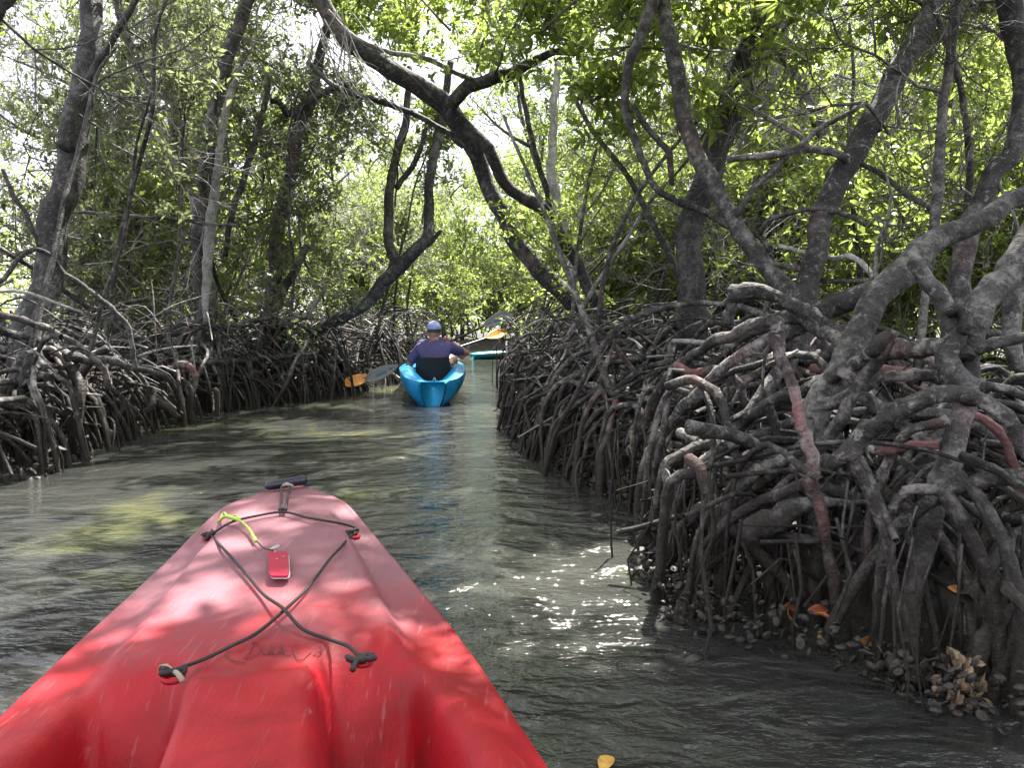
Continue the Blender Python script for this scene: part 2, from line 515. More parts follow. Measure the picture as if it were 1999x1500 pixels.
def hang_fringe(tr, pts, n, rng, name='root_fringe'):
    """thin rootlets hanging straight down to the water from a root: too fine to pick apart"""
    mb = MB()
    for _ in range(n):
        a = pts[rng.integers(0, len(pts))] + rng.normal(0, 0.08, 3) * [1, 1, 0.3]
        e = a + rng.normal(0, 0.035, 3); e[2] = -0.1
        tube(mb, [a, (a * 2 + e) / 3 + rng.normal(0, 0.022, 3), (a + 2 * e) / 3 + rng.normal(0, 0.022, 3), e], rng.uniform(0.003, 0.007), sides=4, step=0.3, cap=False, rng=rng)
    return mb.build(name, M['root'], tr, kind='stuff')

def sprouts(tr, W, R, n, rng, zmin=1.6, level=2, length=1.1, leafy=True, L=0.085, per=9, mat=None, tmat=None, four=False, up=0.3, along=None, extra=None, single=0, ymin=-99):
    """side twigs on a trunk, joined, and the leaves at their ends"""
    mb, tips = MB(), []
    idx = [i for i in range(len(W)) if W[i][2] > zmin] or [int(np.argmax(W[:, 2]))]
    for _ in range(n):
        i = idx[rng.integers(0, len(idx))]
        d = unit(rng.normal(0, 1, 3) + [0, 1.3 if ymin > 0 else 0, 0.3])
        grow(mb, tips, W[i], d, length * rng.uniform(0.6, 1.2), 0.012, level, rng, up)
    for q, d, ln in (extra or []):
        grow(mb, tips, q, d, ln, 0.012, level, rng, up)
    tw = mb.build('twig', tmat or M['twig'], tr, kind='stuff')
    tips = [t for t in tips if t[0][1] > ymin]
    if leafy and tips:
        tp = np.array([t[0] for t in tips]); td = np.array([t[1] for t in tips])
        Pn, D, Ln = rosettes(tp, td, per, L=L, rng=rng)
        o0 = np.array(WORLD[tr.name])
        if single:
            order = np.argsort(np.linalg.norm(Pn - CAM, axis=1))
            vis = [i for i in order if in_view(Pn[i])][:single]
            put_leaves(tw, Pn[vis], D[vis], Ln[vis], rng)
            keep = np.ones(len(Pn), bool); keep[vis] = False
            Pn, D, Ln = Pn[keep], D[keep], Ln[keep]
        me = leaves_mesh('crown', Pn - o0, D, Ln, mat or M['leaf'], four=four, rng=rng)
        c = bpy.data.objects.new('crown', me); link(c, tr); WORLD[c.name] = WORLD[tr.name]; c['kind'] = 'stuff'
    return tips

def in_view(p, m=40):
    q = np.asarray(p) - CAM
    zc = q[1] * math.cos(PITCH) - q[2] * math.sin(PITCH)
    if zc < 0.3: return False
    yc = q[2] * math.cos(PITCH) + q[1] * math.sin(PITCH)
    px, py = 999.5 + FPX * q[0] / zc, 750 - FPX * yc / zc
    return -m < px < 1999 + m and -m < py < 1500 + m

LEAF_ONE = []
for k in range(6):
    LEAF_ONE.append(leaves_mesh('leaf', np.zeros((1, 3)), np.array([[1.0, 0, 0]]), np.array([1.0]), M['leaf'], four=True, wid=0.46, rng=np.random.default_rng(50 + k)))
def put_leaves(parent, Pn, D, Ln, rng):
    o0 = Vector(WORLD[parent.name])
    for p, d, l in zip(Pn, D, Ln):
        o = bpy.data.objects.new('leaf', LEAF_ONE[rng.integers(0, 6)])
        q = Vector(d).to_track_quat('X', 'Z') @ Quaternion((1, 0, 0), rng.uniform(-0.7, 0.7))
        o.rotation_mode = 'QUATERNION'; o.rotation_quaternion = q
        o.location = Vector(p) - o0; o.scale = (l, l, l)
        link(o, parent); WORLD[o.name] = tuple(o0)

def tree(label, traces, base=None, name='mangrove_tree', roots=0, reach=(0.5, 1.5), rr=(0.014, 0.03), rz=(0.5, 1.2), rmat=None, seed=0, az=(0, 2 * math.pi), fringe=0, sides=12, tmat=None, group=None):
    """traces: (part, [(px,py,r)...], Y, material)"""
    rng = np.random.default_rng(seed)
    W0, R0 = trace(traces[0][1], traces[0][2])
    k = int(np.argmin(W0[:, 2])); b = W0[k]
    b = np.array([b[0], b[1], 0.05])
    if base is not None: b = np.array(base, float)
    tr = thing(name, label, 'tree', b, group)
    out = []
    for part, pts, Y, mat in traces:
        W, R = trace(pts, Y)
        if part == 'trunk' and W[-1][2] > 0.35:       # carry the trunk down to its root collar
            d = unit(W[-1] - W[-2]); e = W[-1] + d * 0.25; e[2] = min(e[2], W[-1][2] - 0.2)
            W = np.vstack([W, e]); R = np.append(R, R[-1] * 0.8)
        one_tube(part, M[mat], tr, W, R, sides=sides if R.mean() > 0.03 else 8, step=max(0.05, float(R.mean()) * 1.4), rough=0.09, wob=0.22, rng=rng)
        out.append((W, R))
    W, R = out[0]
    low = W[-1]
    ends = []
    for _ in range(roots):
        z = rng.uniform(*rz)
        j = int(np.argmin(np.abs(W[:, 2] - z)))
        p = W[j].copy()
        if abs(p[2] - z) > 0.25: p[2] = z if z < low[2] + 0.3 else p[2]
        a = rng.uniform(*az)
        land_root('prop_root', tr, rmat or M['root'], p, a, rng.uniform(*reach), rng.uniform(*rr), rng)
        ends.append(p + np.array([math.cos(a), math.sin(a), 0]) * rng.uniform(0.2, 0.8) - [0, 0, 0.1])
    if fringe and ends: hang_fringe(tr, [e for e in ends if bank_d(e[0], e[1]) > -0.1] or ends, fringe, rng)
    return tr, out, rng

# ---- left bank
T1, o1, g1 = tree('thick grey mangrove trunk leaning over the near left bank, stoutest tree on that side', [
    ('trunk', [(188, -420, 18), (190, -200, 19), (183, -60, 20), (180, 20, 21), (173, 100, 21), (150, 230, 25), (133, 350, 27), (102, 440, 25), (94, 560, 27), (70, 620, 31), (52, 690, 34)], (7.4, 6.2), 'bark_dark'),
    ('branch', [(300, -60, 5), (240, 40, 6), (195, 115, 7), (165, 170, 9), (140, 215, 14), (128, 290, 17)], (6.9, 6.35), 'bark_dark'),
    ('branch', [(-60, 60, 12), (-10, 25, 16), (20, -20, 18), (40, -80, 18)], (5.2, 5.4), 'bark_dark'),
    ], roots=30, reach=(0.7, 1.9), rr=(0.018, 0.035), rz=(0.3, 0.85), seed=11, fringe=60)
T2, o2, g2 = tree('forked mangrove with a pale peeling foot, its two stems meeting low behind the left roots', [
    ('trunk', [(560, -260, 9), (510, -100, 10), (480, 0, 12), (455, 80, 12), (437, 140, 13), (420, 200, 12), (408, 260, 12), (400, 330, 13), (395, 400, 16), (388, 450, 18), (396, 520, 17), (404, 590, 19), (402, 640, 20)], (9.6, 8.8), 'bark'),
    ('branch', [(215, -60, 8), (235, 20, 9), (252, 90, 10), (275, 135, 11), (325, 172, 13), (340, 230, 12), (350, 290, 12), (375, 365, 13), (390, 440, 14)], (8.4, 9.0), 'bark'),
    ('branch', [(470, 130, 5), (448, 190, 6), (436, 250, 6), (425, 330, 7), (415, 400, 9), (408, 470, 10), (404, 530, 9), (402, 585, 7), (402, 630, 5)], (9.0, 8.65), 'bark_pale'),
    ], roots=30, reach=(0.6, 1.9), rr=(0.014, 0.028), rz=(0.3, 0.85), seed=12, fringe=50)
T3, o3, g3 = tree('dark slender mangrove with an elbow near its top, standing behind the left root tangle', [
    ('trunk', [(640, 40, 8), (615, 150, 10), (607, 200, 10), (583, 240, 12), (572, 320, 12), (554, 400, 13), (540, 470, 13), (537, 540, 12), (528, 600, 12), (520, 650, 11)], (10.4, 9.8), 'bark_dark'),
    ('branch', [(525, 150, 4), (520, 190, 5), (500, 270, 6), (475, 350, 6), (452, 420, 6), (440, 500, 5)], (9.9, 9.5), 'bark_dark'),
    ('branch', [(600, 480, 7), (580, 520, 8), (560, 555, 9), (540, 600, 10)], (9.9, 9.8), 'bark_dark'),
    ('branch', [(690, 160, 5), (640, 175, 6), (590, 205, 7), (566, 222, 7), (545, 200, 5), (530, 198, 5)], (10.2, 9.9), 'bark_dark'),
    ], roots=26, reach=(0.5, 1.7), rr=(0.013, 0.026), rz=(0.3, 0.8), seed=13, fringe=40)
T4, o4, g4 = tree('dark mangrove bowing low over the left bank whose trunk nearly lies down before climbing', [
    ('trunk', [(880, 120, 6.6), (868, 200, 7.4), (860, 260, 8.2), (847, 303, 9.0), (839, 368, 9.8), (836, 433, 10.7), (830, 468, 12.3), (786, 515, 13.9), (743, 562, 13.9), (700, 602, 13.1), (655, 628, 12.3), (610, 650, 11.5)], (11.4, 10.2), 'bark_dark'),
    ('branch', [(800, 130, 5.7), (795, 186, 6.6), (791, 243, 7.4), (774, 303, 8.2), (762, 360, 9.0), (757, 412, 9.0), (761, 477, 9.8), (772, 515, 11.5), (745, 555, 10.7)], (11.2, 10.7), 'bark_dark'),
    ('branch', [(832, 250, 4.1), (812, 312, 4.9), (790, 345, 5.7), (774, 368, 5.7)], (11.1, 11.0), 'bark_dark'),
    ('branch', [(862, 449, 3.3), (846, 468, 5.7), (832, 478, 7.4)], (10.9, 10.9), 'bark_dark'),
    ('branch', [(635, 555, 5.7), (622, 580, 6.6), (606, 606, 5.7), (590, 622, 4.9)], (10.0, 9.9), 'bark_pale'),
    ], roots=34, reach=(0.5, 1.6), rr=(0.013, 0.024), rz=(0.3, 0.85), seed=14, fringe=40)

# ---- the great arch over the channel, rooted on the right bank
T5, o5, g5 = tree('great arching mangrove whose double trunk rises from the right bank and spans the whole channel', [
    ('trunk', [(560, -130, 13.7), (600, -50, 14.4), (635, 15, 15.2), (678, 78, 16.0), (743, 120, 16.7), (786, 156, 17.5), (843, 186, 19.0), (880, 220, 19.8), (908, 262, 17.5), (929, 303, 14.4), (947, 360, 14.4), (977, 416, 15.2), (1003, 468, 16.0), (1055, 529, 17.5), (1103, 575, 18.2), (1146, 618, 19.0), (1175, 655, 20.5)], (7.6, 8.2, 8.4), 'bark_dark'),
    ('branch', [(880, 215, 12.9), (905, 245, 13.7), (955, 290, 12.9), (977, 342, 12.2), (1016, 381, 12.2), (1068, 416, 12.9), (1098, 468, 12.2), (1133, 529, 12.2), (1163, 598, 12.9), (1182, 645, 13.7)], (7.9, 8.2), 'bark_dark'),
    ('branch', [(1130, 92, 4.6), (1072, 105, 6.8), (1030, 125, 9.1), (1000, 140, 10.6), (960, 156, 11.4), (915, 172, 12.9), (880, 205, 13.7)], (7.4, 7.8), 'bark_dark'),
    ('branch', [(600, 120, 3.8), (650, 165, 4.6), (708, 188, 5.3), (782, 212, 5.3), (850, 245, 5.3), (905, 285, 6.1)], (8.2, 8.2), 'bark_dark'),
    ('branch', [(640, 20, 3.8), (690, 70, 3.8), (760, 102, 4.6), (830, 112, 4.6), (885, 140, 4.6), (935, 160, 4.6)], (7.6, 7.7), 'bark'),
    ('branch', [(1012, 120, 3.8), (1018, 169, 4.6), (1033, 243, 5.3), (1051, 320, 5.3), (1068, 368, 6.1), (1075, 410, 6.1)], (8.0, 8.2), 'bark_dark'),
    ], base=(P(1175, 655, 8.4)[0], 8.4, 0.05), roots=34, reach=(0.5, 1.7), rr=(0.014, 0.030), rz=(0.3, 0.8), seed=15, fringe=60)

# ---- right bank
T6, o6, g6 = tree('tall upright dark trunk with a knotty collar, behind the right root tangle', [
    ('trunk', [(1560, -260, 30), (1530, -120, 30), (1504, 0, 29), (1484, 50, 30), (1462, 105, 27), (1444, 160, 24), (1422, 224, 25), (1392, 296, 24), (1362, 380, 24), (1350, 440, 24), (1346, 520, 25), (1348, 592, 28), (1342, 660, 34)], (6.6, 6.0), 'bark_dark'),
    ('branch', [(1404, 222, 12), (1418, 198, 15), (1432, 180, 17), (1425, 210, 16)], (6.15, 6.1), 'bark_dark'),
    ('branch', [(1535, 130, 4), (1500, 60, 5), (1520, -40, 6)], (5.9, 6.2), 'bark'),
    ], roots=30, reach=(0.5, 1.8), rr=(0.016, 0.032), rz=(0.3, 0.9), seed=16, fringe=50)
T7, o7, g7 = tree('smooth grey mangrove leaning left across the tall dark trunk', [
    ('trunk', [(1290, -220, 11.4), (1292, -80, 12.3), (1296, 8, 13.2), (1308, 80, 14.1), (1328, 180, 15.0), (1336, 240, 15.0), (1360, 308, 15.8), (1388, 352, 15.8), (1408, 392, 15.8), (1436, 432, 15.8), (1464, 476, 17.6), (1500, 524, 18.5), (1532, 572, 19.4), (1562, 620, 21.1)], (5.6, 4.8), 'bark'),
    ], roots=18, reach=(0.5, 1.6), rr=(0.018, 0.03), rz=(0.4, 0.9), seed=17, fringe=30)
T7b, o7b, g7b = tree('thin dark winding mangrove stem that loops left of the leaning grey trunk', [
    ('trunk', [(1300, -160, 12), (1280, -20, 12), (1260, 40, 12), (1236, 100, 10), (1223, 160, 9), (1224, 216, 9), (1244, 280, 8), (1266, 340, 7), (1290, 376, 7), (1330, 396, 8), (1368, 410, 8), (1416, 436, 8), (1448, 456, 8), (1480, 460, 7), (1504, 492, 6), (1511, 540, 6), (1500, 590, 6)], (5.4, 4.9), 'bark_dark'),
    ('branch', [(1236, 205, 5), (1262, 245, 6), (1290, 280, 6), (1306, 300, 6), (1312, 360, 5)], (5.2, 5.3), 'bark'),
    ('branch', [(1484, 458, 4), (1500, 430, 5), (1545, 415, 5), (1600, 408, 5), (1650, 418, 5), (1690, 440, 4)], (4.9, 4.6), 'bark'),
    ('branch', [(1510, 515, 4), (1560, 525, 5), (1600, 545, 5), (1640, 550, 4), (1700, 546, 4), (1740, 540, 4)], (4.9, 4.3), 'bark'),
    ('branch', [(1520, 480, 4), (1570, 492, 4), (1630, 505, 5), (1660, 500, 6), (1690, 520, 6), (1714, 552, 4)], (4.9, 4.4), 'bark_pale'),
    ], roots=6, reach=(0.4, 1.0), rz=(0.4, 0.8), seed=18)
T8, o8, g8 = tree('long straight dark trunk leaning right towards the treetops, beside the slender pole stem', [
    ('trunk', [(1900, -200, 18.0), (1850, -60, 18.9), (1822, 10, 18.9), (1800, 60, 18.9), (1772, 112, 19.8), (1740, 165, 20.7), (1708, 224, 20.7), (1676, 288, 21.6), (1640, 345, 23.4), (1611, 400, 22.5), (1597, 480, 18.9), (1588, 520, 19.8), (1573, 580, 21.6), (1566, 640, 23.4)], (5.4, 4.5), 'bark_dark'),
    ('branch', [(1420, 312, 6.3), (1460, 306, 7.2), (1520, 300, 8.1), (1570, 292, 8.1), (1620, 295, 8.1), (1655, 312, 9.0)], (4.9, 4.8), 'bark'),
    ('branch', [(1470, 215, 3.6), (1520, 242, 5.4), (1560, 262, 5.4), (1580, 290, 5.4)], (4.9, 4.85), 'bark'),
    ('branch', [(1690, 200, 3.6), (1650, 225, 4.5), (1600, 250, 4.5), (1560, 285, 4.5)], (4.7, 4.8), 'bark'),
    ('branch', [(1440, 420, 5.4), (1470, 370, 6.3), (1510, 330, 7.2), (1540, 302, 6.3)], (5.0, 4.85), 'bark_dark'),
    ('branch', [(1680, 320, 4.5), (1720, 340, 5.4), (1760, 372, 5.4), (1800, 396, 5.4), (1815, 405, 4.5)], (4.8, 4.6), 'bark_dark'),
    ], roots=18, reach=(0.5, 1.6), rr=(0.018, 0.032), rz=(0.4, 0.9), seed=19, fringe=30)
T9, o9, g9 = tree('slender upright pole like stem between the long leaning trunk and the low right limb', [
    ('trunk', [(1880, -160, 8), (1872, 0, 8), (1856, 100, 9), (1844, 180, 10), (1836, 280, 10), (1828, 380, 11), (1821, 440, 10), (1815, 520, 9), (1805, 600, 9), (1798, 660, 9)], (4.8, 4.3), 'bark'),
    ], roots=8, reach=(0.4, 1.0), rz=(0.35, 0.7), seed=20)
T9b, o9b, g9b = tree('mossy crooked stem in the far right corner behind the low thick limb', [
    ('trunk', [(1975, -120, 20), (1975, 0, 22), (1985, 100, 22), (2000, 180, 20), (1975, 290, 18), (1940, 340, 17), (1915, 400, 18), (1890, 450, 20), (1880, 520, 18), (1872, 600, 18), (1866, 680, 20)], (5.0, 4.6), 'bark_dark'),
    ], roots=8, reach=(0.4, 1.2), rz=(0.35, 0.8), seed=21)
T9c, o9c, g9c = tree('sunlit pale stem standing beyond the double trunk of the arch', [
    ('trunk', [(1090, 120, 6), (1082, 200, 7), (1079, 256, 8), (1077, 303, 9), (1081, 368, 9), (1096, 433, 10), (1112, 520, 10), (1118, 600, 11), (1116, 650, 12)], (11.6, 11), 'bark_pale'),
    ('branch', [(1225, 306, 5), (1195, 335, 7), (1160, 350, 8), (1146, 365, 9), (1137, 403, 10), (1143, 450, 9), (1148, 510, 9), (1152, 600, 10), (1150, 650, 10)], (12.5, 12), 'bark_pale'),
    ], roots=16, reach=(0.5, 1.5), rz=(0.4, 0.9), seed=22)

# ---- the near right mangroves whose roots fill the corner
T10, o10, g10 = tree('low thick limb that climbs to the right edge from the middle of the root tangle', [
    ('trunk', [(2300, 240, 17), (2130, 320, 17), (1999, 378, 18), (1960, 400, 18), (1900, 436, 19), (1840, 464, 21), (1792, 492, 25), (1752, 530, 28), (1718, 572, 25), (1695, 610, 25), (1672, 650, 25), (1645, 710, 26), (1612, 770, 28), (1588, 828, 27), (1570, 900, 26), (1560, 980, 26)], (3.3, 3.1, 2.9), 'bark'),
    ('branch', [(1755, 535, 26), (1715, 565, 25), (1658, 590, 23), (1600, 610, 20), (1545, 640, 18), (1500, 668, 17)], (3.15, 3.5), 'root'),
    ], base=(P(1560, 980, 2.9)[0], 2.9, 0.05), roots=0, seed=23, sides=16)
T11, o11, g11 = tree('pale scaly trunk at the right edge standing on a post of thick prop roots', [
    ('trunk', [(2200, 200, 28), (2090, 350, 29), (1999, 480, 27), (1950, 550, 27), (1912, 612, 27), (1894, 670, 22), (1890, 765, 20), (1866, 843, 22), (1848, 910, 26), (1822, 965, 24), (1805, 1058, 22), (1788, 1119, 22), (1778, 1171, 21), (1769, 1240, 22), (1774, 1320, 23), (1780, 1400, 24)], (2.7, 2.4, 2.15), 'bark'),
    ('branch', [(2080, 480, 14), (2010, 540, 16), (1985, 580, 17), (1975, 640, 16), (1985, 720, 15)], (2.7, 2.6), 'bark'),
    ], base=(P(1780, 1400, 2.15)[0], 2.15, 0.0), roots=0, seed=24, sides=20)

NR = np.random.default_rng(99)
def near(tr, pts, Y, mat='root', label=None, sides=12, rough=0.17):
    W, R = trace(pts, Y)
    return one_tube('prop_root', M[mat], tr, W, R, sides=sides, step=max(0.03, float(R.mean()) * 1.3), rough=rough, wob=0.4, rng=NR, label=label)
# roots of the pale trunk (T11)
near(T11, [(1780, 512, 10), (1784, 520, 13), (1810, 555, 15), (1842, 602, 19), (1858, 644, 24), (1854, 690, 27), (1868, 740, 26), (1890, 780, 22)], (2.62, 2.5, 2.4), 'bark_dark', 'black broken stub with reddish scars', rough=0.2)
near(T11, [(1848, 614, 10), (1866, 606, 11), (1880, 618, 12), (1878, 650, 11)], (2.46, 2.44), 'bark_dark', rough=0.2)
near(T11, [(1885, 700, 18), (1842, 676, 18), (1789, 678, 17), (1726, 690, 16), (1669, 710, 16), (1606, 742, 15), (1553, 765, 14), (1480, 800, 13), (1420, 845, 12)], (2.45, 3.3), 'root')
near(T11, [(2100, 640, 12), (1999, 662, 12), (1947, 673, 12), (1905, 684, 12)], (2.3, 2.38), 'bark', 'olive tinted root running off to the right')
near(T11, [(1622, 912, 14), (1653, 872, 21), (1700, 836, 22), (1747, 806, 21), (1800, 786, 19), (1863, 776, 18), (1910, 781, 18), (1947, 804, 17), (1978, 830, 16), (2010, 885, 15), (2040, 980, 15), (2050, 1100, 15)], (2.25, 2.15, 2.0), 'root', 'big pale arched root, highest arch of the front row')
near(T11, [(1655, 880, 14), (1670, 915, 13), (1705, 975, 12), (1730, 1040, 11), (1745, 1120, 10), (1750, 1230, 10)], (2.25, 2.2), 'root')
near(T11, [(1876, 889, 9), (1937, 915, 9), (1999, 954, 9), (2060, 1000, 9)], (2.25, 2.0), 'root')
near(T11, [(1870, 925, 10), (1902, 955, 12), (1932, 993, 15), (1954, 1049, 16), (1976, 1119, 17), (1996, 1197, 19), (2002, 1283, 20), (1990, 1380, 18), (1985, 1460, 17)], (2.22, 1.95), 'bark')
near(T11, [(1845, 965, 15), (1880, 1023, 15), (1910, 1075, 15), (1935, 1145, 15), (1941, 1190, 14), (1950, 1290, 13), (1955, 1400, 13)], (2.2, 2.05), 'root')
near(T11, [(1828, 1040, 11), (1863, 1085, 11), (1889, 1145, 11), (1900, 1230, 10), (1905, 1330, 10)], (2.2, 2.12), 'root')
near(T11, [(1885, 900, 8), (1940, 940, 8), (1999, 985, 8), (2050, 1060, 8)], (2.5, 2.3), 'root')
near(T11, [(1875, 800, 8), (1920, 820, 9), (1960, 860, 10), (1985, 920, 10), (1999, 1010, 10), (2008, 1150, 10)], (2.6, 2.5), 'root_red')
near(T11, [(2080, 1130, 16), (1999, 1170, 18), (1950, 1205, 19), (1915, 1250, 20), (1890, 1320, 18), (1870, 1400, 16)], (2.2, 2.05), 'root')
near(T11, [(1850, 820, 12), (1800, 830, 10), (1760, 860, 10), (1720, 930, 9), (1700, 1010, 9), (1690, 1120, 8), (1688, 1220, 8)], (2.4, 2.5), 'root')
near(T11, [(1835, 960, 10), (1770, 960, 9), (1740, 1010, 9), (1720, 1090, 9), (1715, 1200, 9), (1712, 1300, 9)], (2.2, 2.3), 'root')
# roots of the low limb (T10)
near(T10, [(1500, 668, 17), (1454, 690, 13), (1412, 720, 12), (1370, 757, 12), (1330, 800, 12), (1290, 850, 11), (1262, 905, 10), (1250, 1000, 10)], (3.5, 3.75), 'root')
near(T10, [(1652, 690, 12), (1621, 655, 13), (1580, 628, 14), (1538, 621, 14), (1501, 628, 13), (1454, 644, 12), (1412, 660, 12), (1370, 681, 11), (1338, 702, 11), (1300, 740, 10), (1270, 800, 10), (1240, 870, 9)], (3.1, 4.2), 'root')
near(T10, [(1427, 573, 19), (1475, 566, 16), (1522, 581, 15), (1569, 607, 15), (1611, 632, 14), (1648, 668, 14)], (3.5, 3.2), 'bark_dark', 'root cut off blunt at its raised end')
near(T10, [(1431, 572, 12), (1428, 600, 13), (1418, 632, 12)], (3.5, 3.5), 'bark_dark')
near(T10, [(1524, 622, 10), (1517, 634, 13), (1516, 660, 15), (1524, 690, 11), (1538, 723, 10), (1553, 775, 11), (1566, 817, 11), (1576, 870, 14), (1587, 922, 13), (1592, 963, 13), (1607, 1023, 13), (1617, 1088, 13), (1628, 1153, 13), (1634, 1186, 11)], (2.55, 2.4), 'root_red', 'reddish pink straight root with a knobbly head')
near(T10, [(1520, 668, 6), (1500, 682, 6), (1490, 690, 4), (1470, 690, 2)], (2.54, 2.54), 'root_red')
near(T10, [(1345, 893, 8), (1352, 905, 14), (1370, 917, 15), (1385, 954, 14), (1394, 985, 14), (1404, 1019, 14), (1443, 1049, 13), (1480, 1078, 13), (1530, 1130, 12), (1560, 1220, 12)], (2.9, 2.6), 'root_red', 'short stout pink root with peeling bark')
near(T10, [(1318, 716, 9), (1345, 727, 10), (1380, 724, 10), (1410, 722, 9), (1440, 750, 9), (1470, 810, 9)], (3.9, 3.7), 'root_red')
near(T10, [(1709, 880, 9), (1737, 876, 10), (1780, 872, 10), (1830, 868, 9)], (2.45, 2.4), 'root_red')
near(T10, [(1740, 878, 8), (1730, 915, 9), (1720, 950, 8), (1700, 1010, 8), (1690, 1100, 8)], (2.46, 2.4), 'root_red')
near(T10, [(1470, 1056, 25), (1503, 1023, 24), (1547, 993, 19), (1573, 982, 13), (1633, 980, 7), (1703, 982, 4), (1760, 1000, 3)], (2.62, 2.5), 'bark', 'flaking stump of a root tapering to a thin curve', rough=0.25)
near(T10, [(1640, 720, 14), (1680, 760, 14), (1730, 800, 14), (1790, 850, 13), (1830, 900, 12), (1850, 990, 12), (1855, 1100, 12)], (2.9, 2.6), 'root')
near(T10, [(1600, 800, 12), (1540, 830, 12), (1470, 860, 12), (1400, 880, 11), (1340, 930, 10), (1320, 1010, 10), (1318, 1130, 10)], (3.0, 3.1), 'root')
near(T10, [(1585, 860, 12), (1530, 900, 12), (1486, 915, 13), (1460, 935, 14), (1434, 980, 14), (1418, 1030, 13), (1408, 1120, 12), (1405, 1220, 12)], (2.8, 2.7), 'root')
near(T10, [(1700, 690, 13), (1740, 660, 13), (1700, 720, 12), (1650, 800, 12), (1600, 880, 11), (1570, 960, 11)], (2.7, 2.8), 'root')
near(T10, [(1600, 900, 14), (1640, 930, 14), (1670, 1000, 13), (1680, 1080, 13), (1685, 1180, 12)], (2.7, 2.6), 'root')
near(T10, [(1555, 830, 12), (1500, 860, 11), (1440, 870, 11), (1380, 872, 10), (1310, 900, 10), (1285, 960, 9), (1275, 1100, 9)], (3.3, 3.2), 'root')
near(T10, [(1600, 790, 14), (1660, 770, 13), (1720, 740, 13), (1790, 730, 12), (1850, 740, 12)], (2.9, 2.75), 'root')
near(T10, [(1540, 960, 14), (1520, 1030, 14), (1510, 1110, 13), (1505, 1220, 12)], (2.75, 2.65), 'root')
near(T10, [(1600, 960, 16), (1600, 1050, 16), (1590, 1150, 15), (1585, 1260, 15)], (2.7, 2.55), 'root')
near(T10, [(1380, 990, 13), (1350, 1000, 14), (1320, 1040, 14), (1300, 1110, 14), (1290, 1200, 14)], (3.0, 2.95), 'root')

# big roots of the near left bank
def left(tr, pts, Y, mat='root', label=None): return near(tr, pts, Y, mat, label, sides=8)
left(T1, [(-30, 560, 5), (10, 545, 5), (32, 512, 5), (68, 486, 5), (100, 500, 5), (124, 532, 5), (192, 580, 5), (250, 640, 5), (262, 720, 5)], (5.6, 6.0), 'bark_dark')
left(T1, [(-40, 640, 9), (40, 655, 9), (120, 690, 9), (230, 712, 8), (320, 735, 6), (345, 770, 5), (350, 800, 4)], (5.2, 6.8), 'bark_dark')
left(T1, [(-40, 600, 6), (60, 630, 6), (120, 655, 6), (190, 705, 6), (215, 760, 6)], (5.2, 5.8), 'bark')
left(T1, [(60, 690, 14), (100, 720, 12), (150, 735, 11), (180, 700, 9), (210, 680, 8)], (6.0, 6.1), 'bark_dark')
left(T1, [(55, 690, 13), (30, 730, 12), (10, 790, 11), (-10, 850, 10), (-10, 930, 10)], (6.0, 5.2), 'bark_dark')
left(T1, [(70, 700, 12), (95, 750, 11), (85, 820, 10), (70, 900, 10)], (5.9, 5.3), 'root')
left(T1, [(140, 715, 11), (158, 770, 11), (150, 830, 9), (150, 900, 8)], (5.8, 5.6), 'root')
left(T2, [(178, 795, 9), (200, 800, 9), (240, 815, 9), (270, 812, 8), (295, 790, 7), (300, 760, 6)], (6.6, 6.9), 'root', 'sagging swing shaped root just above the water')
left(T2, [(298, 780, 5), (320, 790, 8), (340, 805, 7), (352, 815, 4)], (6.9, 6.95), 'root_red', 'pale pink pointed root end')
left(T2, [(328, 720, 7), (350, 712, 7), (370, 716, 7), (382, 735, 7), (378, 760, 6), (372, 800, 7), (376, 840, 7)], (7.4, 7.4), 'root_red')
left(T2, [(418, 760, 6), (422, 790, 6), (420, 825, 6)], (7.9, 7.9), 'root_red')
left(T3, [(320, 655, 4), (380, 645, 4), (460, 632, 4), (520, 622, 4), (600, 622, 3)], (8.5, 9.5), 'bark')
left(T3, [(300, 700, 5), (430, 708, 5), (520, 700, 5), (620, 690, 4)], (8.0, 9.5), 'bark_dark')
left(T2, [(146, 413, 3), (280, 424, 3), (350, 428, 4), (400, 436, 3), (462, 441, 3)], (8.2, 8.8), 'bark')
left(T1, [(5, 330, 4), (25, 380, 4), (55, 430, 5), (78, 480, 5)], (6.0, 6.1), 'bark_dark')

# procedural in-fill of the near corner: arched roots and props in front of and behind the traced ones
def infill(tr, n, xr_, yr_, rng, rr=(0.012, 0.024), z=(0.35, 0.85), reach=(0.35, 1.1), mats=('root',), sides=8, limit=0.0):
    for _ in range(n):
        for _t in range(40):
            x, y = rng.uniform(*xr_), rng.uniform(*yr_)
            if bank_d(x, y) > 0.12: break
        p = np.array([x, y, rng.uniform(*z)])
        land_root('prop_root', tr, M[mats[rng.integers(0, len(mats))]], p, rng.uniform(0, 2 * math.pi), rng.uniform(*reach), rng.uniform(*rr), rng, sides=sides, fork=0.6, limit=limit)
infill(T11, 42, (0.95, 2.6), (1.9, 3.2), np.random.default_rng(31), mats=('root', 'root', 'root', 'root', 'root', 'root_red', 'bark_dark'), z=(0.2, 0.62))
infill(T10, 85, (0.55, 2.4), (2.7, 4.6), np.random.default_rng(32), mats=('root', 'root', 'root', 'root', 'root', 'root', 'root', 'root', 'root_red', 'bark'), z=(0.25, 0.75))
r3 = np.random.default_rng(33)
fp = [np.array([x, y, r3.uniform(0.2, 0.5)]) for x, y in zip(r3.uniform(0.4, 2.0, 400), r3.uniform(2.0, 4.2, 400)) if bank_d(x, y) > 0.0 and bank_d(x, y) < 0.45]
hang_fringe(T10, fp, 170, r3)

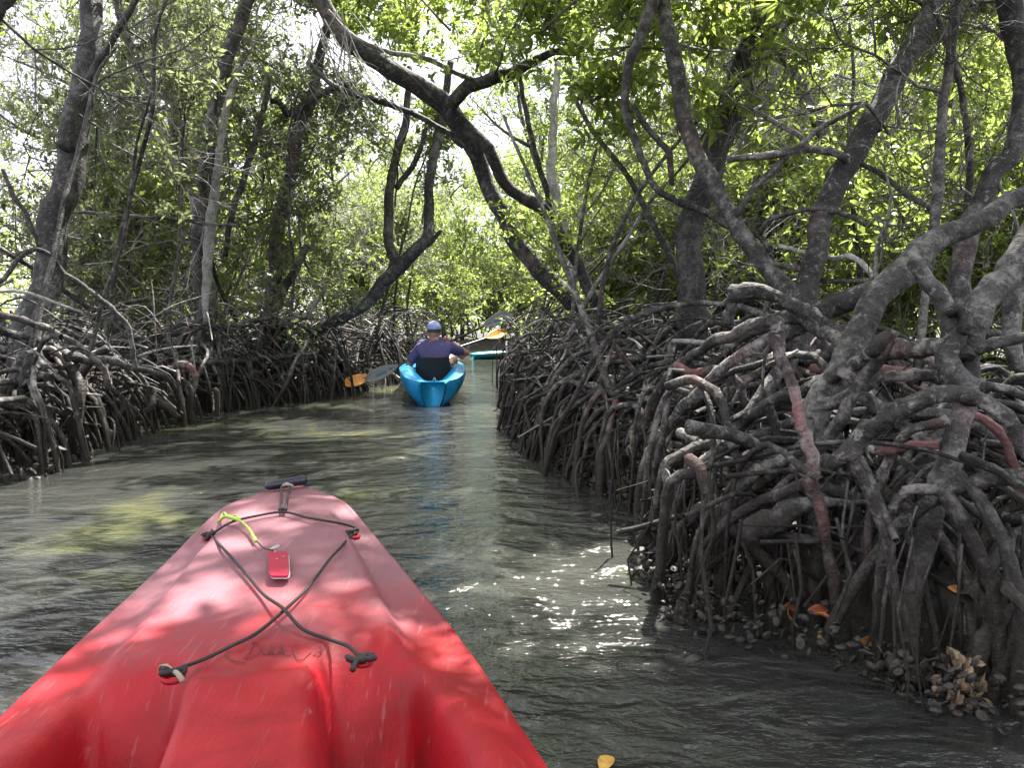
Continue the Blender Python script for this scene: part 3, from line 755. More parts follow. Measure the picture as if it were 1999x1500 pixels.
# bank mangroves without a traced trunk: mostly thin stems over a cage of prop roots
def bank_tree(label, x, y, h, lean, r, n, seed, reach=(0.4, 1.4), rr=(0.010, 0.022), tops=True, mat='bark', fringe=20, L=0.085, sprout_n=2):
    rng = np.random.default_rng(seed)
    tr = thing('mangrove_tree', label, 'tree', (x, y, 0.05), 'mangroves rooted along the banks')
    pts = [np.array([x, y, 0.45])]
    d = unit([lean[0], lean[1], 1.0])
    k = 6
    for i in range(k):
        d = unit(d + rng.normal(0, 0.13, 3)); pts.append(pts[-1] + d * h / k)
    pts = np.array(pts); R = np.linspace(r, r * 0.45, len(pts))
    one_tube('trunk', M[mat], tr, pts, R, sides=8, step=0.14, rough=0.08, wob=0.3, rng=rng)
    ends = []; ztop = rng.uniform(0.40, 0.85)
    for _ in range(n):
        z = rng.uniform(0.2, ztop)
        p = np.array([np.interp(z, pts[:, 2], pts[:, 0]), np.interp(z, pts[:, 2], pts[:, 1]), z])
        a = rng.uniform(0, 2 * math.pi)
        mm = M['root'] if rng.random() < 0.9 else M['bark' if rng.random() < 0.6 else 'root_red']
        rc = rng.uniform(*reach)
        land_root('prop_root', tr, mm, p, a, rc, rng.uniform(*rr), rng, sides=6, fork=0.5)
        ends.append(p + np.array([math.cos(a), math.sin(a), 0]) * rc * rng.uniform(0.2, 0.9) - [0, 0, 0.15])
    e = [q for q in ends if bank_d(q[0], q[1]) > -0.1]
    if fringe and e: hang_fringe(tr, e, fringe, rng)
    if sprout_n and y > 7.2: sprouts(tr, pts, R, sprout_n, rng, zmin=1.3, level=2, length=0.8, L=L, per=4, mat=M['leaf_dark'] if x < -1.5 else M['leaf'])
    return tr
side_words = {'L': 'left', 'R': 'right'}
BANK = [  # bank, y, metres inland, height, lean, radius, n roots, how it looks
    ('L', 4.6, 0.45, 2.6, (0.15, 0.1), 0.022, 26, 'bare wiry stem in the bottom corner of the left bank, nearest the red boat'),
    ('L', 5.4, 0.35, 3.2, (-0.2, 0.3), 0.026, 26, 'thin stem over black dripping roots, just before the stout left trunk'),
    ('L', 6.3, 0.30, 2.4, (0.25, 0.0), 0.020, 26, 'short leaning stem on hanging roots by the stout left trunk'),
    ('L', 7.0, 0.50, 3.6, (0.1, 0.2), 0.028, 26, 'slim stem above the swinging low root of the left bank'),
    ('L', 7.9, 0.35, 3.0, (-0.15, 0.1), 0.024, 26, 'slim grey stem on a fence of upright rootlets, left bank'),
    ('L', 8.7, 0.55, 3.3, (0.3, 0.2), 0.022, 26, 'tilting thin stem in front of the forked mangrove'),
    ('L', 9.5, 0.40, 3.2, (0.0, -0.1), 0.022, 24, 'upright whip between the forked mangrove and the bowing trunk'),
    ('L', 10.6, 0.35, 2.8, (-0.3, 0.1), 0.020, 24, 'small leafy stem under the bowing dark trunk'),
    ('L', 11.8, 0.35, 3.0, (0.2, 0.1), 0.024, 24, 'pinkish rooted stem just left of the capped paddler'),
    ('L', 13.2, 0.4, 3.4, (0.1, 0.1), 0.026, 22, 'far stem directly behind the capped paddler'),
    ('L', 15.2, 0.5, 3.6, (0.1, 0.0), 0.028, 20, 'farthest stem at the bend of the left bank'),
    ('R', 5.0, 0.35, 2.6, (-0.1, 0.2), 0.024, 28, 'short bare stem on the dark point where the near right roots end'),
    ('R', 5.8, 0.45, 3.0, (0.2, 0.1), 0.022, 28, 'wiry stem above the white shell crusted roots, right bank'),
    ('R', 6.7, 0.35, 2.6, (0.3, 0.1), 0.022, 28, 'thin stem at the corner where the right bank meets the open channel'),
    ('R', 7.5, 0.55, 3.1, (-0.1, 0.3), 0.024, 26, 'slim stem in the cage of roots before the great arch'),
    ('R', 8.6, 0.30, 2.0, (0.35, 0.2), 0.020, 26, 'low leaning stem with a curtain of dangling roots by the grey paddle blade'),
    ('R', 10.0, 0.35, 2.6, (0.2, 0.0), 0.022, 24, 'thin dark stem behind the raised paddle blades'),
    ('R', 11.6, 0.4, 3.0, (0.3, 0.2), 0.024, 22, 'thin stem beside the far turquoise boat'),
    ('R', 13.6, 0.4, 3.2, (0.1, 0.1), 0.024, 20, 'stem on the far right shore past the turquoise boat'),
]
for i, (s, y, inn, h, lean, r, n, lab) in enumerate(BANK):
    x = xl(y) - inn if s == 'L' else xr(y) + inn
    bank_tree(lab, x, y, h, lean, r, n, 200 + i, mat='bark' if i % 3 else 'bark_dark', L=0.075)
# second row, further inland: only their upper roots and stems show
BANK2 = [
    ('L', 7.5, 1.6, 'slender mangrove on the second row of the left bank, behind the stout trunk'), ('L', 9.2, 1.8, 'second row left bank mangrove seen past the forked pale footed one'),
    ('L', 11.0, 1.7, 'second row left bank mangrove behind the dark elbowed stem'), ('L', 13.0, 1.8, 'second row left bank mangrove behind the bowing trunk'),
    ('L', 8.6, 3.2, 'inland mangrove half hidden behind the stout left trunk'), ('L', 10.8, 3.4, 'inland mangrove at the left edge among dark foliage'),
    ('R', 6.4, 1.7, 'second row right bank mangrove behind the tall upright trunk'), ('R', 8.2, 1.8, 'second row right bank mangrove right of the great arch foot'),
    ('R', 10.4, 1.7, 'second row right bank mangrove seen under the great arch'), ('R', 5.6, 3.0, 'inland mangrove behind the long leaning trunk'),
    ('R', 7.6, 3.4, 'inland mangrove behind the slender pole stem'), ('R', 4.6, 3.3, 'inland mangrove at the right edge behind the scaly trunk'),
]
for i, (s, y, inn, lab) in enumerate(BANK2):
    x = xl(y) - inn if s == 'L' else xr(y) + inn
    rg = np.random.default_rng(300 + i)
    bank_tree(lab, x, y, rg.uniform(2.8, 4.2), (rg.normal(0, 0.2), rg.normal(0, 0.2)), rg.uniform(0.025, 0.04), 18, 300 + i, reach=(0.5, 1.6), mat='bark' if i % 2 else 'bark_dark', fringe=10, sprout_n=2)

# leafy sprays carried by the traced trees
def pick(out, zmin): return np.concatenate([o[0] for o in out]), np.concatenate([o[1] for o in out])
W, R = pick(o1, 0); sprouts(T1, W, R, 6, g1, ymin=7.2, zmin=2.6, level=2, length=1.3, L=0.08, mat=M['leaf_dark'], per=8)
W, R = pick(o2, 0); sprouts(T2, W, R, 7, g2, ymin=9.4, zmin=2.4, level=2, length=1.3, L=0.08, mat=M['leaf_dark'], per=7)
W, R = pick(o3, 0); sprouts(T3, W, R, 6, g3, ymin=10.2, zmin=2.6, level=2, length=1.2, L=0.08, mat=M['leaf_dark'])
W, R = pick(o4, 0); sprouts(T4, W, R, 4, g4, ymin=11.2, zmin=2.8, level=2, length=1.0, L=0.08)
ex = [(P(a, b_, Y), unit([dx, -0.2, dz]), ln) for a, b_, Y, dx, dz, ln in (
    (930, 140, 7.6, 0.1, 0.7, 0.8), (1000, 120, 7.2, 0.3, 0.5, 0.8), (1072, 105, 6.9, 0.5, 0.1, 0.8), (1110, 95, 6.6, 0.7, 0.0, 0.9), (1130, 92, 6.4, 0.6, -0.35, 0.8), (1060, 60, 6.2, 0.3, 0.1, 0.8), (1130, 150, 6.6, 0.1, -0.3, 0.6), (1170, 60, 6.0, 0.1, 0.0, 0.6), (940, 40, 6.4, 0.0, 0.2, 0.7), (880, 60, 7.4, -0.3, 0.1, 0.7), (1010, 40, 7.4, 0.2, 0.0, 0.8))]
W, R = o5[2]; sprouts(T5, W, R, 2, g5, zmin=2.0, level=2, length=1.0, L=0.095, per=5, extra=ex, single=290)
W, R = pick(o6, 0); sprouts(T6, W, R, 1, g6, ymin=7.8, zmin=2.6, level=2, length=1.2, L=0.09)
W, R = pick(o7, 0); sprouts(T7, W, R, 3, g7, ymin=5.3, zmin=2.4, level=2, length=0.9, L=0.085, single=120)
W, R = pick(o8, 0); sprouts(T8, W, R, 7, g8, ymin=5.7, zmin=2.0, level=2, length=1.0, L=0.085, single=280)
W, R = pick(o9, 0); sprouts(T9, W, R, 5, g9, ymin=5.7, zmin=1.8, level=2, length=0.8, L=0.085, single=150)
W, R = pick(o9b, 0); sprouts(T9b, W, R, 8, g9b, ymin=5.5, zmin=1.5, level=2, length=0.9, L=0.085, single=250)
W, R = pick(o9c, 0); sprouts(T9c, W, R, 2, g9c, ymin=11.5, zmin=2.9, level=2, length=1.0, L=0.085)
W, R = pick(o10, 0); sprouts(T10, W, R, 1, g10, ymin=5.0, zmin=1.1, level=2, length=0.7, L=0.075, single=120)

# bare pale twigs hanging in loops from the arch's outer end
mb = MB(); rg = np.random.default_rng(61)
for i in range(26):
    a = P(rg.uniform(600, 700), rg.uniform(10, 100), 7.4); q = [a]
    dx = rg.uniform(-0.35, 0.75); dz = -rg.uniform(0.3, 1.0)
    for t in (0.33, 0.66, 1.0):
        q.append(a + np.array([dx * t + 0.25 * t * t * rg.uniform(-1, 1.6), rg.normal(0, 0.08), dz * t ** 0.8 - 0.0]))
    tube(mb, q, np.linspace(0.006, 0.002, 4), sides=4, step=0.1, cap=False, rng=rg)
mb.build('twig', M['twig_pale'], T5, kind='stuff')

# fallen sticks and dead roots jammed between the banks' roots: a tangle nobody could count
def tangle(label, n, side, yr_, inl, zr_, seed):
    rg_ = np.random.default_rng(seed); mbs = [MB(), MB()]
    for _ in range(n):
        y = rg_.uniform(*yr_); d_ = rg_.uniform(*inl); x = xl(y) - d_ if side == 'L' else xr(y) + d_
        z = rg_.uniform(*zr_); L_ = rg_.uniform(0.25, 1.1); r_ = rg_.uniform(0.003, 0.010) if rg_.random() < 0.75 else rg_.uniform(0.010, 0.022)
        d = unit([rg_.normal(0, 1), rg_.normal(0, 0.7), rg_.normal(0, 0.45)])
        p = np.array([x, y, z]); pts = [p - d * L_ / 2, p + [0, 0, rg_.uniform(-0.02, 0.16) * L_], p + d * L_ / 2 - [0, 0, rg_.uniform(0, 0.35) * L_]]
        if any(bank_d(q[0], q[1]) < -0.15 for q in pts): continue
        tube(mbs[int(rg_.random() < 0.14 and seed != 73)], pts, [r_, r_ * 0.9, r_ * 0.6], sides=5, step=0.12, wob=0.6, cap=False, rng=rg_)
    tr = thing('root_tangle', label, 'roots', (xl(yr_[0]) - 0.6 if side == 'L' else xr(yr_[0]) + 0.6, yr_[0], 0.1))
    mbs[0].build('dark_sticks', M['root'], tr, kind='stuff'); _ = mbs[1].n and mbs[1].build('pale_sticks', M['twig_pale'], tr, kind='stuff')
tangle('jumble of dead sticks and loose roots along the left bank', 1300, 'L', (4.5, 17), (0.0, 2.2), (0.12, 1.05), 71)
tangle('jumble of dead sticks and loose roots on the right bank under the great arch', 900, 'R', (4.6, 15), (0.0, 2.0), (0.10, 1.0), 72)
tangle('short dead sticks caught inside the near right roots', 260, 'R', (2.4, 4.8), (0.3, 1.6), (0.12, 0.55), 73)
# bare grey twigs in the air between the trunks
def bare(label, n, side, yr_, inl, zr_, seed):
    rg_ = np.random.default_rng(seed); mb = MB(); tp = []
    for _ in range(n):
        y = rg_.uniform(*yr_); d_ = rg_.uniform(*inl); x = xl(y) - d_ if side == 'L' else xr(y) + d_
        grow(mb, tp, np.array([x, y, rg_.uniform(*zr_)]), unit([rg_.normal(), rg_.normal(), rg_.normal(0, 0.6)]), rg_.uniform(0.7, 1.5), rg_.uniform(0.005, 0.010), 2, rg_, 0.0, sides=4)
    tr = thing('bare_branches', label, 'branches', (xl(yr_[0]) - 1 if side == 'L' else xr(yr_[0]) + 1, yr_[0], 0.1))
    mb.build('branch_tangle', M['twig_pale'] if seed % 2 else M['twig'], tr, kind='stuff')
bare('leafless grey twigs crossing in the air over the left bank', 95, 'L', (7.5, 15), (0.6, 4.5), (1.2, 4.6), 81)
bare('dark leafless twigs high over the left bank', 80, 'L', (8, 15), (0.6, 5.0), (2.0, 5.5), 85)
bare('pale leafless twigs between the trunks of the right bank', 50, 'R', (6.4, 12), (0.9, 4.5), (0.9, 4.2), 83)
bare('dark leafless twigs behind the long leaning trunk', 45, 'R', (6.6, 12), (0.9, 5), (1.0, 4.6), 84)
# ------------------------------------------------------------------ the wood behind: five grown trees, copied
def template(seed, H, spread, low, r0, nl, L=0.09, per=5, mat='leaf', bark='bark'):
    rng = np.random.default_rng(seed)
    pts = [np.array([0, 0, 0.0])]; d = unit([rng.normal(0, 0.2), rng.normal(0, 0.2), 1])
    for i in range(7):
        d = unit(d + rng.normal(0, 0.16, 3) + [0, 0, 0.08]); pts.append(pts[-1] + d * H / 7)
    pts = np.array(pts); R = np.linspace(r0, r0 * 0.25, len(pts))
    mb = MB(); tube(mb, pts, R, sides=8, step=0.25, rough=0.08, wob=0.25, rng=rng)
    limbs, tips = [], []
    tw = MB()
    for i in range(nl):
        t = low + (1 - low) * (i + rng.random()) / nl
        j = t * 7; k = min(6, int(j)); p = pts[k] + (pts[k + 1] - pts[k]) * (j - k)
        a = rng.uniform(0, 2 * math.pi)
        dd = unit([math.cos(a), math.sin(a), rng.uniform(0.15, 0.9)])
        ln = spread * (1 - 0.45 * t) * rng.uniform(0.6, 1.1)
        q = [p]
        for s in range(4):
            dd = unit(dd + rng.normal(0, 0.2, 3) + [0, 0, 0.1]); q.append(q[-1] + dd * ln / 4)
        tube(mb, q, np.linspace(r0 * 0.42, r0 * 0.12, 5), sides=6, step=0.3, rough=0.05, wob=0.2, rng=rng)
        for s in range(1, 5):
            for _ in range(3 if s > 1 else 1):
                grow(tw, tips, q[s], unit(unit(q[s] - q[s - 1]) * 0.6 + rng.normal(0, 0.8, 3)), rng.uniform(0.5, 0.95), 0.010, 1, rng, 0.25, sides=4)
    tm, wm = mb.mesh('trunk'), tw.mesh('twig')
    tm.materials.append(M[bark]); wm.materials.append(M['twig'])
    rb = MB()
    for _ in range(12):
        a = rng.uniform(0, 2 * math.pi); L_ = rng.uniform(0.5, 1.5); z = rng.uniform(0.3, 1.1); h = np.array([math.cos(a), math.sin(a), 0])
        tube(rb, [[0, 0, z], h * L_ * 0.4 + [0, 0, z + 0.05], h * L_ * 0.8 + [0, 0, z * 0.6], h * L_ + [0, 0, -0.2]], rng.uniform(0.012, 0.026), sides=5, step=0.25, wob=0.4, rng=rng)
    rm = rb.mesh('prop_roots'); rm.materials.append(M['root'])
    tp = np.array([t[0] for t in tips]); td = np.array([t[1] for t in tips])
    Pn, D, Ln = rosettes(tp, td, per, L=L, rng=rng)
    cm = leaves_mesh('crown', Pn, D, Ln, M[mat], rng=rng)
    return tm, wm, cm, rm

TEMPL = [template(401, 6.0, 2.6, 0.28, 0.085, 9), template(402, 7.0, 2.4, 0.40, 0.10, 9), template(403, 5.2, 2.4, 0.22, 0.07, 9),
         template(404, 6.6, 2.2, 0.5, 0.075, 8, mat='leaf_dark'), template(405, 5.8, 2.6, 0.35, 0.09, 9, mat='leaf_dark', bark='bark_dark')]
SHRUB = [template(411, 2.3, 1.5, 0.08, 0.035, 9, L=0.095, per=6), template(412, 1.9, 1.3, 0.05, 0.03, 9, L=0.085, per=6), template(413, 2.2, 1.4, 0.05, 0.03, 9, L=0.085, per=6, mat='leaf_dark')]

def place(t, x, y, s, rz, label, group, roots=True, name='mangrove_tree', cat='tree', z=0.0, tilt=(0, 0)):
    tr = thing(name, label, cat, (x, y, z), group)
    tr.rotation_euler = (tilt[0], tilt[1], rz); tr.scale = (s, s, s)
    for nm, me, kd in (('trunk', t[0], None), ('twig', t[1], 'stuff'), ('crown', t[2], 'stuff'), ('prop_root', t[3], 'stuff')):
        if nm == 'prop_root' and not roots: continue
        o = bpy.data.objects.new(nm, me); link(o, tr)
        if kd: o['kind'] = kd
    return tr

rg = np.random.default_rng(77)
SPOTS = []
def scatter(n, xr_, yr_, inland, tset, look, s=(0.85, 1.2), mind=1.4):
    k = 0
    for _ in range(n * 60):
        if k >= n: break
        x, y = rg.uniform(*xr_), rg.uniform(*yr_)
        if bank_d(x, y) < inland or any((x - q[0]) ** 2 + (y - q[1]) ** 2 < mind ** 2 for q in SPOTS): continue
        if not in_view((x, y, 2.2), 160): continue
        k += 1
        SPOTS.append((x, y, TEMPL[tset[rg.integers(0, len(tset))]], rg.uniform(*s), rg.uniform(0, 6.3), look, 0, (rg.normal(0, 0.06), rg.normal(0, 0.06))))
scatter(4, (-12, -5.5), (10.5, 14), 2.2, (3, 4, 3, 1), 'dull leaved mangrove')
scatter(5, (-14, -4), (14, 20), 2.5, (3, 4, 0), 'grey green mangrove')
scatter(8, (-5, 4.5), (20, 30), 0.8, (0, 2, 0), 'sunlit bright green mangrove')
scatter(4, (0.8, 4), (13, 19), 0.7, (1, 0), 'tall sunlit mangrove', s=(1.0, 1.25))
scatter(5, (1.5, 9), (12, 16), 2.0, (0, 1, 2), 'sunlit mangrove')
scatter(5, (4.5, 12), (9, 12), 2.4, (0, 1, 2), 'bright leaved mangrove')
scatter(6, (4, 16), (14, 22), 2.0, (0, 1, 2, 3), 'light green mangrove')
rg = np.random.default_rng(78)
def shrubs(n, xr_, yr_, inland, look, s=(0.8, 1.2)):
    for _ in range(n):
        for _t in range(50):
            x, y = rg.uniform(*xr_), rg.uniform(*yr_)
            if bank_d(x, y) > inland and in_view((x, y, 1.5), 20): break
        else: continue
        SPOTS.append((x, y, SHRUB[2 if look[0] in 'gd' and rg.random() < 0.7 else rg.integers(0, 2)], rg.uniform(*s), rg.uniform(0, 6.3), look, 1, (0, 0)))
shrubs(4, (-8, -3.5), (9.5, 14), 2.0, 'green young mangrove')
shrubs(15, (-5, 5), (18, 28), 0.5, 'sunlit young mangrove')
shrubs(8, (0.8, 6), (10, 16), 1.5, 'sunlit young mangrove')
shrubs(8, (3, 8), (7.2, 11), 2.2, 'bright young mangrove')
shrubs(5, (-12, -4), (14, 20), 2.0, 'dull young mangrove')
# each one is named by its look and by what it stands behind; where several share a place, by their order in depth
LAND = [(-60, 'at the left margin'), (130, 'behind the stout left trunk'), (250, 'between the stout left trunk and the forked mangrove'), (360, 'just left of the forked pale footed mangrove'),
        (470, 'just right of the forked pale footed mangrove'), (590, 'behind the dark elbowed stem'), (720, 'over the foot of the bowing trunk'), (800, 'over the bend of the bowing trunk'), (890, 'straight behind the capped paddler'),
        (990, 'behind the raised paddle blades'), (1090, 'under the great arch'), (1200, 'by the foot of the great arch'), (1310, 'left of the tall upright trunk'), (1400, 'right of the tall upright trunk'),
        (1500, 'behind the leaning grey trunk'), (1610, 'behind the long leaning trunk'), (1730, 'left of the slender pole stem'), (1840, 'right of the slender pole stem'), (1930, 'behind the scaly trunk'), (2300, 'at the right margin')]
def px_of(x, y, z=1.2):
    return 999.5 + FPX * x / (y * math.cos(PITCH) - (z - 1.02) * math.sin(PITCH))
BIN = {}
for q in SPOTS:
    w_ = min(LAND, key=lambda t: abs(t[0] - px_of(q[0], q[1])))[1]
    BIN.setdefault((w_, q[6]), []).append(q)
ORD = ['nearest', 'second nearest', 'third nearest', 'fourth nearest', 'fifth nearest', 'sixth nearest', 'seventh nearest', 'eighth nearest', 'ninth nearest']
for (w_, sh), qs in BIN.items():
    qs.sort(key=lambda q: q[1])
    for i, q in enumerate(qs):
        lab = q[5] + ' ' + w_ + ('' if len(qs) == 1 else ', ' + ('farthest back' if i == len(qs) - 1 else ORD[i]))
        place(q[2], q[0], q[1], q[3], q[4], lab, 'young mangroves under the trees' if sh else 'trees of the wood behind the banks', roots=not sh,
              name='mangrove_sapling' if sh else 'mangrove_tree', cat='sapling' if sh else 'tree', z=0.35 if sh else 0.0, tilt=q[7])

# canopy above and behind the boat: mostly outside the picture, it throws the dappled shade
tips = []; tw = MB(); r5 = np.random.default_rng(505)
def canopy(n, xr_, yr_, zr_, length, keep=lambda p: True):
    for _ in range(n):
        p = np.array([r5.uniform(*xr_), r5.uniform(*yr_), r5.uniform(*zr_)])
        if not keep(p): continue
        grow(tw, tips, p, unit([r5.normal(), r5.normal(), r5.normal(0, 0.4)]), length * r5.uniform(0.7, 1.2), 0.014, 2, r5, 0.1, sides=4)
holes = r5.uniform(0, 1, 1)
def clump(p):
    return vnoise(p[0], p[1], 1.15, 3.3) + 0.5 * vnoise(p[0], p[1], 2.7, 7.7) > -0.10
canopy(115, (-2.8, 3.6), (-3, 6.8), (4.8, 7.0), 1.2, clump)
canopy(36, (-4.0, 1.2), (8.5, 13.5), (4.8, 6.8), 0.9)
canopy(13, (-0.2, 1.9), (2.6, 5.2), (3.3, 4.2), 0.7, lambda p: p[2] > 0.39 * p[1] + 1.75)  # low clumps added out of view to dapple the red deck
canopy(8, (0.0, 3.0), (3.0, 7.0), (4.6, 6.2), 1.0, lambda p: vnoise(p[0], p[1], 2.1, 1.1) > -0.3)  # extra clumps added in the sun's path to shade the deck
tw.build('canopy_branches', M['twig'], None, kind='stuff')
tp = np.array([t[0] for t in tips]); td = np.array([t[1] for t in tips])
Pn, D, Ln = rosettes(tp, td, 9, L=0.095, rng=r5)
me = leaves_mesh('canopy_leaves', Pn, D, Ln, M['leaf'], rng=r5)
cn_ = bpy.data.objects.new('canopy_leaves', me); link(cn_); cn_['kind'] = 'stuff'
cn_['label'] = 'leafy mangrove canopy closing over the channel'
bpy.data.objects['canopy_branches']['label'] = 'mesh of thin branches carrying the canopy over the channel'

# the far wood that reads as one mass
r6 = np.random.default_rng(606)
n = 60000
a = r6.uniform(-1, 1, n); Y = r6.uniform(24, 44, n)
X = a * Y * 0.85
top = 5.5 + 2.5 * vnoise(X, Y, 0.35, 2) + 1.2 * vnoise(X, Y, 1.3, 5)
Z = 0.3 + r6.beta(1.1, 1.0, n) * (top - 0.3)
keep = (bank_d(X, Y) > 0.3) & (vnoise(X * 1.0, Z * 2.2 + Y * 0.4, 1.3, 9) > -0.35)
Pn = np.stack([X, Y, Z], 1)[keep]
D = r6.normal(0, 1, Pn.shape)
me = leaves_mesh('far_wood', Pn, D, r6.uniform(0.14, 0.26, len(Pn)), M['leaf'], wid=0.6, rng=r6)
fw = bpy.data.objects.new('far_wood', me); link(fw); fw['kind'] = 'stuff'; fw['label'] = 'far mangrove wood closing the view'
# ------------------------------------------------------------------ kayaks
def plastic(name, base, faded=None, rough=0.50):
    m, nt, b = new_mat(name)
    geo = nt.nodes.new('ShaderNodeNewGeometry'); pos = geo.outputs['Position']
    n1 = noise(nt, pos, 5, 5, 0.6, 0.4); n2 = noise(nt, pos, 120, 3, 0.6)
    mp = nt.nodes.new('ShaderNodeMapping'); mp.inputs['Scale'].default_value = (90, 6, 20); mp.inputs['Rotation'].default_value = (0, 0, 0.5)
    nt.links.new(pos, mp.inputs['Vector']); scr = noise(nt, mp.outputs[0], 1.0, 3, 0.6)
    col = mixc(nt, maprange(nt, n1, 0.35, 0.65, 0, 0.75), base, tuple(x * 0.45 for x in base))
    grit = noise(nt, pos, 260, 2, 0.5)
    col = mixc(nt, maprange(nt, mathn(nt, 'ADD', grit, mathn(nt, 'MULTIPLY', n1, 0.25)), 0.80, 0.88, 0, 0.6), col, (0.06, 0.045, 0.04))
    if faded:
        at = nt.nodes.new('ShaderNodeAttribute'); at.attribute_name = 'fade_shade'
        f = maprange(nt, mathn(nt, 'ADD', at.outputs['Fac'], mathn(nt, 'MULTIPLY', mathn(nt, 'SUBTRACT', n1, 0.5), 0.7)), 0.25, 0.75, 0, 1)
        col = mixc(nt, f, col, faded)
    col = mixc(nt, maprange(nt, scr, 0.62, 0.75, 0, 0.22), col, (0.50, 0.30, 0.30) if faded else (0.5, 0.6, 0.65))
    nt.links.new(col, b.inputs['Base Color'])
    nt.links.new(maprange(nt, n1, 0.3, 0.7, rough, rough + 0.2), b.inputs['Roughness'])
    bump(nt, b, mathn(nt, 'ADD', n2, mathn(nt, 'ADD', mathn(nt, 'MULTIPLY', scr, 0.6), mathn(nt, 'MULTIPLY', n1, 0.5))), 0.3, 0.004)
    b.inputs['Specular IOR Level'].default_value = 0.35
    return m
M['red'] = plastic('bleached_shaded_red_plastic', (0.34, 0.002, 0.009), (0.21, 0.085, 0.105))  # bleached towards the bow, with mauve shade mixed into the faded colour
M['blue'] = plastic('blue_plastic', (0.010, 0.30, 0.64), None, 0.3)
M['teal'] = plastic('turquoise_plastic', (0.015, 0.32, 0.50), None, 0.35)

def simple(name, col, rough=0.6, metal=0.0, nscale=60, amt=0.3, bmp=0.3):
    m, nt, b = new_mat(name)
    geo = nt.nodes.new('ShaderNodeNewGeometry'); pos = geo.outputs['Position']
    n1 = noise(nt, pos, nscale, 4, 0.6)
    nt.links.new(mixc(nt, maprange(nt, n1, 0.3, 0.7, 0, amt), col, tuple(x * 0.45 for x in col)), b.inputs['Base Color'])
    b.inputs['Roughness'].default_value = rough; b.inputs['Metallic'].default_value = metal
    bump(nt, b, n1, bmp, 0.003)
    return m
M['cord'] = simple('dark_shock_cord', (0.014, 0.009, 0.011), 0.7, nscale=300)
M['cord_grey'] = simple('frayed_cord_end', (0.30, 0.26, 0.20), 0.8, nscale=300)
M['rubber'] = simple('navy_black_rubber', (0.018, 0.018, 0.035), 0.35)
M['tag'] = simple('crimson_tag', (0.36, 0.010, 0.045), 0.4, amt=0.2)
M['tag_edge'] = simple('white_edge', (0.6, 0.55, 0.52), 0.5)
M['green_cord'] = simple('lime_ribbon', (0.30, 0.46, 0.06), 0.6)
M['ring'] = simple('steel_ring', (0.45, 0.45, 0.45), 0.3, 1.0)
M['ink'] = simple('faded_ink', (0.16, 0.03, 0.035), 0.7)
M['shirt'] = simple('violet_grey_shirt', (0.095, 0.078, 0.19), 0.85, nscale=25, amt=0.35)
M['cap'] = simple('light_blue_cap', (0.30, 0.36, 0.62), 0.8)
M['cap_dark'] = simple('dark_cap_band', (0.05, 0.05, 0.07), 0.8)
M['black'] = simple('black_foam', (0.008, 0.008, 0.010), 0.8)
M['skin'] = simple('tanned_skin', (0.40, 0.19, 0.14), 0.5, amt=0.25, bmp=0.1)
M['hair'] = simple('grey_brown_hair', (0.10, 0.075, 0.06), 0.8, nscale=300)
M['shorts'] = simple('navy_shorts', (0.03, 0.03, 0.06), 0.85)
M['shaft'] = simple('black_paddle_shaft', (0.014, 0.014, 0.016), 0.4)
M['blade_grey'] = simple('grey_paddle_blade', (0.17, 0.175, 0.18), 0.5, nscale=12, amt=0.25)
M['blade_orange'] = simple('orange_paddle_blade', (0.72, 0.28, 0.045), 0.4, nscale=12, amt=0.15)
M['blade_blue'] = simple('blue_blade_mark', (0.03, 0.14, 0.26), 0.5)
M['ribbon'] = M['green_cord']

def smooth(a, b_, x):
    t = np.clip((x - a) / (b_ - a), 0, 1); return t * t * (3 - 2 * t)

